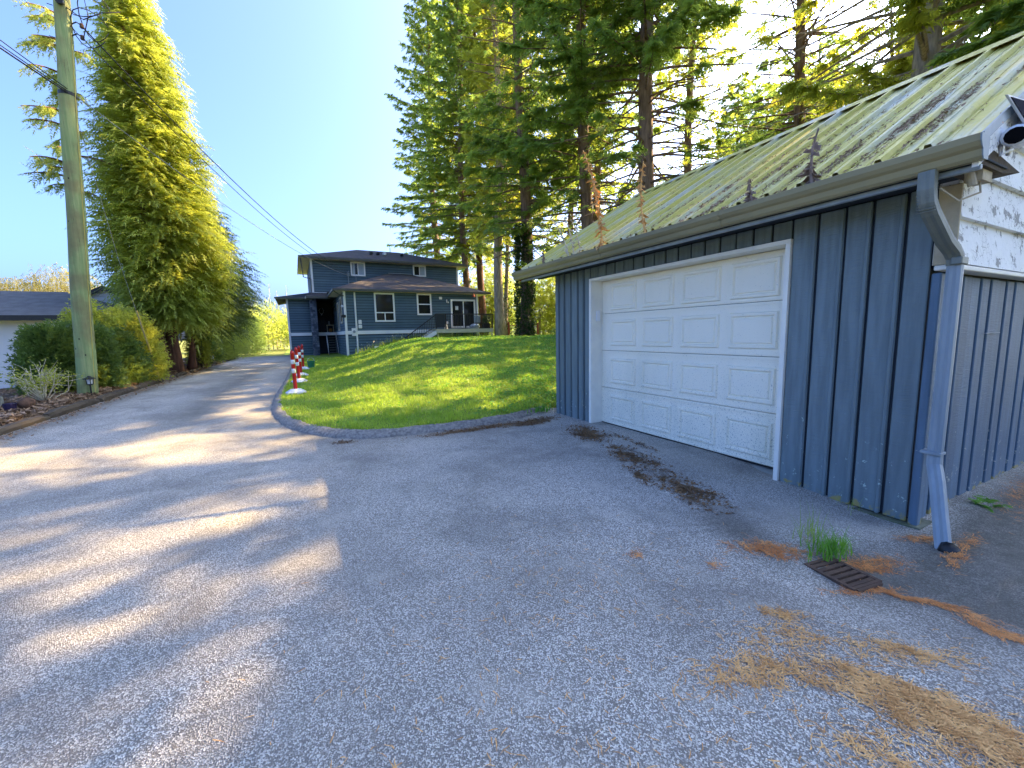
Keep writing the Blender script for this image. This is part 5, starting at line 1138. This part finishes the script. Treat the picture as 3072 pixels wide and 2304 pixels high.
# yew-like shrubs
def shrub(c, rx, ry, h, label, seed, leaf, n, ll=.105, zb=.05, group='clipped evergreen shrubs along the left bed', up=.5, name='evergreen_shrub', L0=.22):
    r = np.random.default_rng(seed); root = thing(name, label, 'shrub', (c[0], c[1], zb), group)
    a = r.uniform(0, 6.283, n); v = r.random(n) ** .8; k = r.random(n) ** .3
    rad = np.sqrt(np.clip(1 - (v * 1.02 - .25) ** 2 * 1.25, .05, 1)) * (1 + .16 * lump(a * 2, v * 2, .5, seed) + .12 * lump(a * 4.7, v * 5, .6, seed + 1)) * k
    hh = h * (1 + .12 * lump(np.cos(a) * 2, np.sin(a) * 2, .5, seed + 4))
    O = np.stack([c[0] + rx * rad * np.cos(a), c[1] + ry * rad * np.sin(a), zb + .06 + hh * v], -1)
    A = nrm(np.stack([np.cos(a), np.sin(a), 0 * a], -1) * (1.0 - .5 * v[:, None]) + np.array([0, 0, up]) * (.4 + v[:, None]) + r.normal(0, .35, (n, 3))); L = L0 * r.uniform(.6, 1.6, n)
    S = nrm(np.cross(A, nrm(r.normal(0, 1, (n, 3)))))
    T = fronds(O, A, S, L, 3, ll, .052, r, .05, .7, 0, .4); o = tpart('foliage', T, leaf, root); o['kind'] = 'stuff'
    bm_ = MB()
    for i in range(12):
        b = np.array([c[0] + r.normal(0, .12), c[1] + r.normal(0, .12), zb - .05]); e = O[r.integers(n)]; bm_.tube([b, (b + e) / 2 + (0, 0, .1), e], [.025, .018, .006], 4, False)
    bm_.part('stems', 'bark', root)['kind'] = 'stuff'; return root
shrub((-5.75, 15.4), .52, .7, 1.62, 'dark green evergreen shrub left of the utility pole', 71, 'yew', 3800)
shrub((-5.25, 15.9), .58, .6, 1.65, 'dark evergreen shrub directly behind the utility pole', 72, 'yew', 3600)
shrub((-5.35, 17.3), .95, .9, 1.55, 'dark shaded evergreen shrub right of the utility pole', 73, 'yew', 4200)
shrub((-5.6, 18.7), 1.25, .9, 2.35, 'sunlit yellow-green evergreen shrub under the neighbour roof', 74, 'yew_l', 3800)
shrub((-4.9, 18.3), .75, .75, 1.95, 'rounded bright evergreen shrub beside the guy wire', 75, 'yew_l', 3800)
shrub((-4.3, 25.6), .4, .4, 1.6, 'small sunlit sapling between the cedar trunks', 76, 'yew_l', 700, ll=.12)
shrub((-4.7, 30.0), .7, .9, 1.1, 'low dark shrub beyond the cedar trunks', 77, 'yew', 1400, ll=.12)
for k, (x, y, h, rx, lf, lab) in enumerate(((-4.9, 34.5, 3.0, 1.0, 'hedge', 'sunlit hedge bush just beyond the dark cedar'), (-5.0, 38, 3.7, 1.5, 'hedge', 'taller sunlit hedge bush in the middle of the hedge row'), (-4.6, 42.5, 3.6, 1.6, 'hedge', 'sunlit hedge bush near the end of the driveway'), (-4.3, 47.5, 3.3, 1.6, 'hedge', 'last sunlit hedge bush beyond the driveway end'))):
    shrub((x, y), rx, rx, h, lab, 80 + k, lf, 2600, ll=.22, group='sunlit hedge along the far driveway', L0=.5, zb=-.05)
def drybush(c, h, sp, n, label, seed, m, leaves=None, nl=0):
    r = np.random.default_rng(seed); root = thing('dry_shrub', label, 'shrub', c); mb = MB(); tips = []
    for i in range(n):
        a = r.uniform(0, 6.28); l = h * r.uniform(.6, 1.1); d = np.array([math.cos(a) * sp, math.sin(a) * sp, 1.]) ; b = np.array(c); e = b + d * l * np.array([r.random(), r.random(), .9]); mid = (b + e) / 2 + r.normal(0, .06, 3)
        mb.tube([b, mid, e], [.012, .009, .003], 4, False)
        for q in range(5):
            s = mid + (e - mid) * r.random(); t_ = s + (d * .3 + r.normal(0, .35, 3)) * l * .45; mb.tube([s, (s + t_) / 2 + r.normal(0, .02, 3), t_], [.006, .004, .002], 3, False); tips.append(t_); tips.append((s + t_) / 2)
    mb.part('stems', m, root)
    if nl:
        tips = np.array(tips); p = tips[r.integers(len(tips), size=nl)] + r.normal(0, .05, (nl, 3)); d1 = nrm(r.normal(0, 1, (nl, 3))) * .05; d2 = nrm(r.normal(0, 1, (nl, 3))) * .02
        o = tpart('leaves', np.stack([p - d2, p + d2, p + d1], 1), leaves, root); o['kind'] = 'stuff'
    return root
drybush((-5.2, 13.3, .10), .85, .8, 26, 'pale twiggy shrub with sparse small leaves left of the pole', 91, 'paletwig', 'yew_l', 900)
drybush((-6.1, 12.1, .10), .75, 1.0, 26, 'bare tangled dry shrub at the left edge of the bed', 92, 'paletwig', 'brown', 500)
drybush((-5.7, 10.9, .10), .45, 1.2, 18, 'low brown dead bush at the left frame edge', 93, 'twig', 'brown', 500)
# willow behind the neighbour's house, small trees far left
def broadleaf(c, h, rx, label, seed, leaf, n, tr=.25, droop=.2, ll=.3, lw=.1, base=.35, cat='tree', name='broadleaf_tree', group=None):
    r = np.random.default_rng(seed); root = thing(name, label, cat, c, group); part('trunk', *tube([c, np.array(c) + (.1, 0, h * .45), np.array(c) + (.0, .1, h * .8)], [tr, tr * .7, tr * .2], 8), 'bark_grey', root)
    v = nrm(r.normal(0, 1, (n, 3))); k = r.random(n) ** .35; lob = 1 + .18 * np.sin(v[:, 0] * 5 + seed) * np.cos(v[:, 1] * 4) + .14 * np.sin(v[:, 2] * 9 + v[:, 0] * 7 + seed)
    O = np.array(c) + np.stack([v[:, 0] * rx, v[:, 1] * rx, v[:, 2] * h * (1 - base) * .5], -1) * (k * lob)[:, None] + np.array([0, 0, h * (base + (1 - base) * .5)])
    A = nrm(v * np.array([1, 1, .5]) + r.normal(0, .5, (n, 3)) - np.array([0, 0, droop])); L = r.uniform(.4, 1.0, n) * ll * 2.6
    T = fronds(O, A, nrm(np.cross(A, nrm(r.normal(0, 1, (n, 3))))), L, 4, ll, lw, r, droop, .7, droop * .6, .3); o = tpart('crown', T, leaf, root); o['kind'] = 'stuff'
    mb = MB()
    for i in range(14):
        e = O[r.integers(n)]; b = np.array(c) + (.05, 0, h * r.uniform(.3, .55)); mb.tube([b, (b + e) / 2 + (0, 0, .2), e], [tr * .3, tr * .18, .01], 4, False)
    mb.part('branches', 'bark_grey', root)['kind'] = 'stuff'; return root
broadleaf((-19, 55, -.1), 8.6, 5.2, 'golden weeping willow behind the neighbour house, nearer the pole', 101, 'willow', 5200, .3, 1.1, .34, .08, .1)
broadleaf((-25.5, 55, -.1), 7.6, 4.2, 'golden weeping willow behind the neighbour house, left one', 102, 'willow', 3800, .3, 1.1, .34, .08, .1)
broadleaf((-29, 44, -.1), 5.6, 2.6, 'small open yellowish tree at the left horizon', 103, 'hedge', 900, .15, .1, .34, .12)
# thicket at the end of the driveway
for k in range(16):
    r = np.random.default_rng(200 + k); x = -9 + k * .95 + r.normal(0, .3); y = 62 + r.uniform(-6, 10); h = r.uniform(3.5, 6.2)
    broadleaf((x, y, -.1), h, 1.2, 'sunlit young tree in the thicket at the end of the driveway', 200 + k, 'hedge', 420, .06, -.3, .26, .09, .05, group='young trees in the far thicket')
for k in range(12):
    r = np.random.default_rng(240 + k); x = -7.5 + k * .8 + r.normal(0, .3); y = 66 + r.uniform(-3, 6); h = r.uniform(6.5, 9.6); c = np.array([x, y, -.1])
    root = thing('bare_sapling', 'thin leafless sapling standing above the far thicket', 'tree', tuple(c), 'leafless saplings in the far thicket'); mb = MB(); mb.tube([c, c + (.1, 0, h * .5), c + (.05, .1, h)], [.07, .05, .015], 5)
    part('trunk', mb.V, mb.F, 'paletwig', root); mb = MB()
    for q in range(12): s = c + (.06, .05, h * r.uniform(.35, .95)); a = r.uniform(0, 6.28); mb.tube([s, s + (math.cos(a) * .25, math.sin(a) * .25, .7)], [.025, .008], 3, False)
    mb.part('branches', 'paletwig', root)['kind'] = 'stuff'
# sunny undergrowth behind the trunks on the right
for k in range(24):
    r = np.random.default_rng(300 + k); t = k / 23; x = 18 + 22 * t + r.normal(0, 1.2); y = 46 - 30 * t + r.normal(0, 1.5); h = r.uniform(5.5, 10.5)
    broadleaf((x, y, .4), h, 2.5, 'sunny yellow-green understorey tree behind the conifer trunks', 300 + k, 'hedge', 700, .1, .1, .32, .12, .02, group='sunlit understorey trees behind the conifers')
broadleaf((12.3, 18.3, .9), 1.0, .35, 'small dark sapling beside the ivy-wrapped trunk', 340, 'fir', 120, .02, .1, .10, .04, .1, cat='sapling', name='sapling')
conifer(13.0, 15.6, 5.5, 1.6, 1.0, .06, 'young spindly conifer just left of the garage corner', 341, 'fir', dens=1.2, dead=False, group=None, ll=.14)

# ------------------------------------------------------------------ grass and clover on the lawn
r = np.random.default_rng(77)
def scatter(n, near):
    x = r.uniform(-.5, 15, n); y = 5.8 + (r.random(n) ** near) * 25; s = segdist(x, y, KERB); k = inside(x, y, LAWNP) & (s > .13 + .05 * lump(x, y, .2, 4)) & ~((x > 3.0) & (y > 29.9)) & ~((x > 3.9) & (x < 8.6) & (y < 6.2)); return x[k], y[k]
def blades(x, y, h0, h1, w0, seed):
    r = np.random.default_rng(seed); n = len(x); z = lawn_z(x, y); h = r.uniform(h0, h1, n) * (.75 + .45 * lump(x, y, .35, 1)); a = r.uniform(0, 6.28, n); l = r.uniform(.2, .9, n)
    p = np.stack([x, y, z - .01], -1); e = np.stack([np.cos(a), np.sin(a), 0 * a], -1) * w0; b = a + r.normal(1.57, .8, n)
    tip = p + np.stack([np.cos(b) * l * h, np.sin(b) * l * h, h], -1); return np.stack([p - e, p + e, tip], 1)
x, y = scatter(215000, 1.6); tx, ty = scatter(900, 1.4); tx = np.repeat(tx, 22); ty = np.repeat(ty, 22); tx = tx + r.normal(0, .035, len(tx)); ty = ty + r.normal(0, .05, len(ty))
g = link('grass', trimesh('grass', np.concatenate([blades(x, y, .045, .115, .009, 1), blades(tx, ty, .11, .20, .008, 2)])), 'grass'); tag(g, 'bright green mown grass covering the lawn mound', 'grass', kind='stuff')
def clover(x, y, sz, seed):
    r = np.random.default_rng(seed); n = len(x); p = np.stack([x, y, lawn_z(x, y) + r.uniform(.01, .075, n)], -1); nn = nrm(r.normal(0, .45, (n, 3)) + np.array([0, 0, 1.])); d = nrm(np.cross(nn, r.normal(0, 1, (n, 3)))); e = np.cross(nn, d); s = (sz * r.uniform(.6, 1.4, n))[:, None]
    return np.concatenate([np.stack([p - d * s, p + e * s * .6, p + d * s], 1), np.stack([p - d * s, p + d * s, p - e * s * .6], 1)])
x, y = scatter(120000, 1.5); k = (sstep((x - 2.2) / 3) * (.55 + .6 * lump(x, y, 1.1, 6)) + .12 * (lump(x, y, .6, 3) > .3)) > r.random(len(x)); x, y = x[k], y[k]
g = link('clover', trimesh('clover', clover(x, y, .032, 2)), 'clover'); tag(g, 'broad-leaved clover and weeds spreading on the right side of the lawn', 'clover', kind='stuff')
# tall weeds with white flower heads along the house
n = 900; x = r.uniform(3.4, 13.5, n); y = np.where(x < 8.6, 29.75 - r.random(n) * .7, 28.9 - r.random(n) * 1.6) - .4 * (x < 6); hh = r.uniform(.15, .55, n); p = np.stack([x, y, lawn_z(x, y)], -1); a = r.uniform(0, 6.28, n); e = np.stack([np.cos(a), np.sin(a), 0 * a], -1) * .012; tp_ = p + np.stack([r.normal(0, .08, n), r.normal(0, .08, n), hh], -1)
g = link('tall_weeds', trimesh('tall_weeds', np.stack([p - e, p + e, tp_], 1)), 'grass'); tag(g, 'tall weeds growing along the foot of the blue house', 'weeds', kind='stuff')
k = r.random(n) < .33; q = tp_[k]; m_ = len(q); d1 = nrm(r.normal(0, 1, (m_, 3))) * .045; d2 = nrm(r.normal(0, 1, (m_, 3))) * .045
g = link('weed_flowers', trimesh('weed_flowers', np.stack([q, q + d1, q + d2], 1)), 'daisy'); tag(g, 'small white flower heads on the weeds along the blue house', 'flowers', kind='stuff')
# grass tuft by the drain, fern by the wall, weeds along the garage foot
def tuft(c, n, h, spread, label, seed, m, w_=.004, name='grass_tuft', cat='grass tuft'):
    r = np.random.default_rng(seed); root = thing(name, label, cat, c); out = []
    b = np.array(c) + np.stack([r.normal(0, spread, n), r.normal(0, spread * .55, n), np.zeros(n)], -1); a = r.uniform(0, 6.28, n); H = h * r.uniform(.4, 1.1, n); ln = r.uniform(.15, .9, n); d = np.stack([np.cos(a), np.sin(a), 0 * a], -1); s = np.stack([-np.sin(a), np.cos(a), 0 * a], -1) * w_
    pr = b
    for k in range(3):
        t = (k + 1) / 3; nx = b + d * (H * ln * t * t)[:, None] + np.array([0, 0, 1.]) * (H * (t - .35 * ln * t * t))[:, None]; wa, wb = 1 - k / 3, 1 - (k + 1) / 3
        out += [np.stack([pr - s * wa, pr + s * wa, nx + s * wb], 1), np.stack([pr - s * wa, nx + s * wb, nx - s * wb], 1)]; pr = nx
    tpart('blades', np.concatenate(out), m, root)['kind'] = 'stuff'; return root
tuft((3.06, 1.36, -.05), 150, .20, .085, 'bright green grass tuft growing behind the drain grate', 401, 'fern')
tuft((3.14, 1.52, -.04), 26, .34, .06, 'few tall thin seed stalks standing behind the grass tuft', 402, 'grass', .0022, 'seed_stalks', 'grass stalks')
tuft((3.86, 1.62, -.02), 14, .16, .12, 'sparse thin grass blades at the foot of the garage front wall', 403, 'grass', .0015)
tuft((3.78, 6.22, .06), 60, .18, .10, 'leafy green weed at the far corner of the garage wall', 404, 'clover', .014, 'corner_weed', 'weed')
r = np.random.default_rng(405); root = thing('fern_plant', 'bright green leafy fern growing at the foot of the garage side wall', 'fern', (4.84, 1.12, -.05)); n = 26; a = r.uniform(0, 6.28, n); A = nrm(np.stack([np.cos(a), np.sin(a) * .7 - .2, r.uniform(.3, 1.4, n)], -1)); O = np.tile(np.array([4.84, 1.12, -.05]), (n, 1)) + r.normal(0, .03, (n, 3)) * (1, 1, 0)
tpart('leaves', fronds(O, A, nrm(np.cross(A, np.array([0, 0, 1.]))), r.uniform(.12, .24, n), 7, .06, .028, r, .5, .6, .1, .5), 'fern', root)
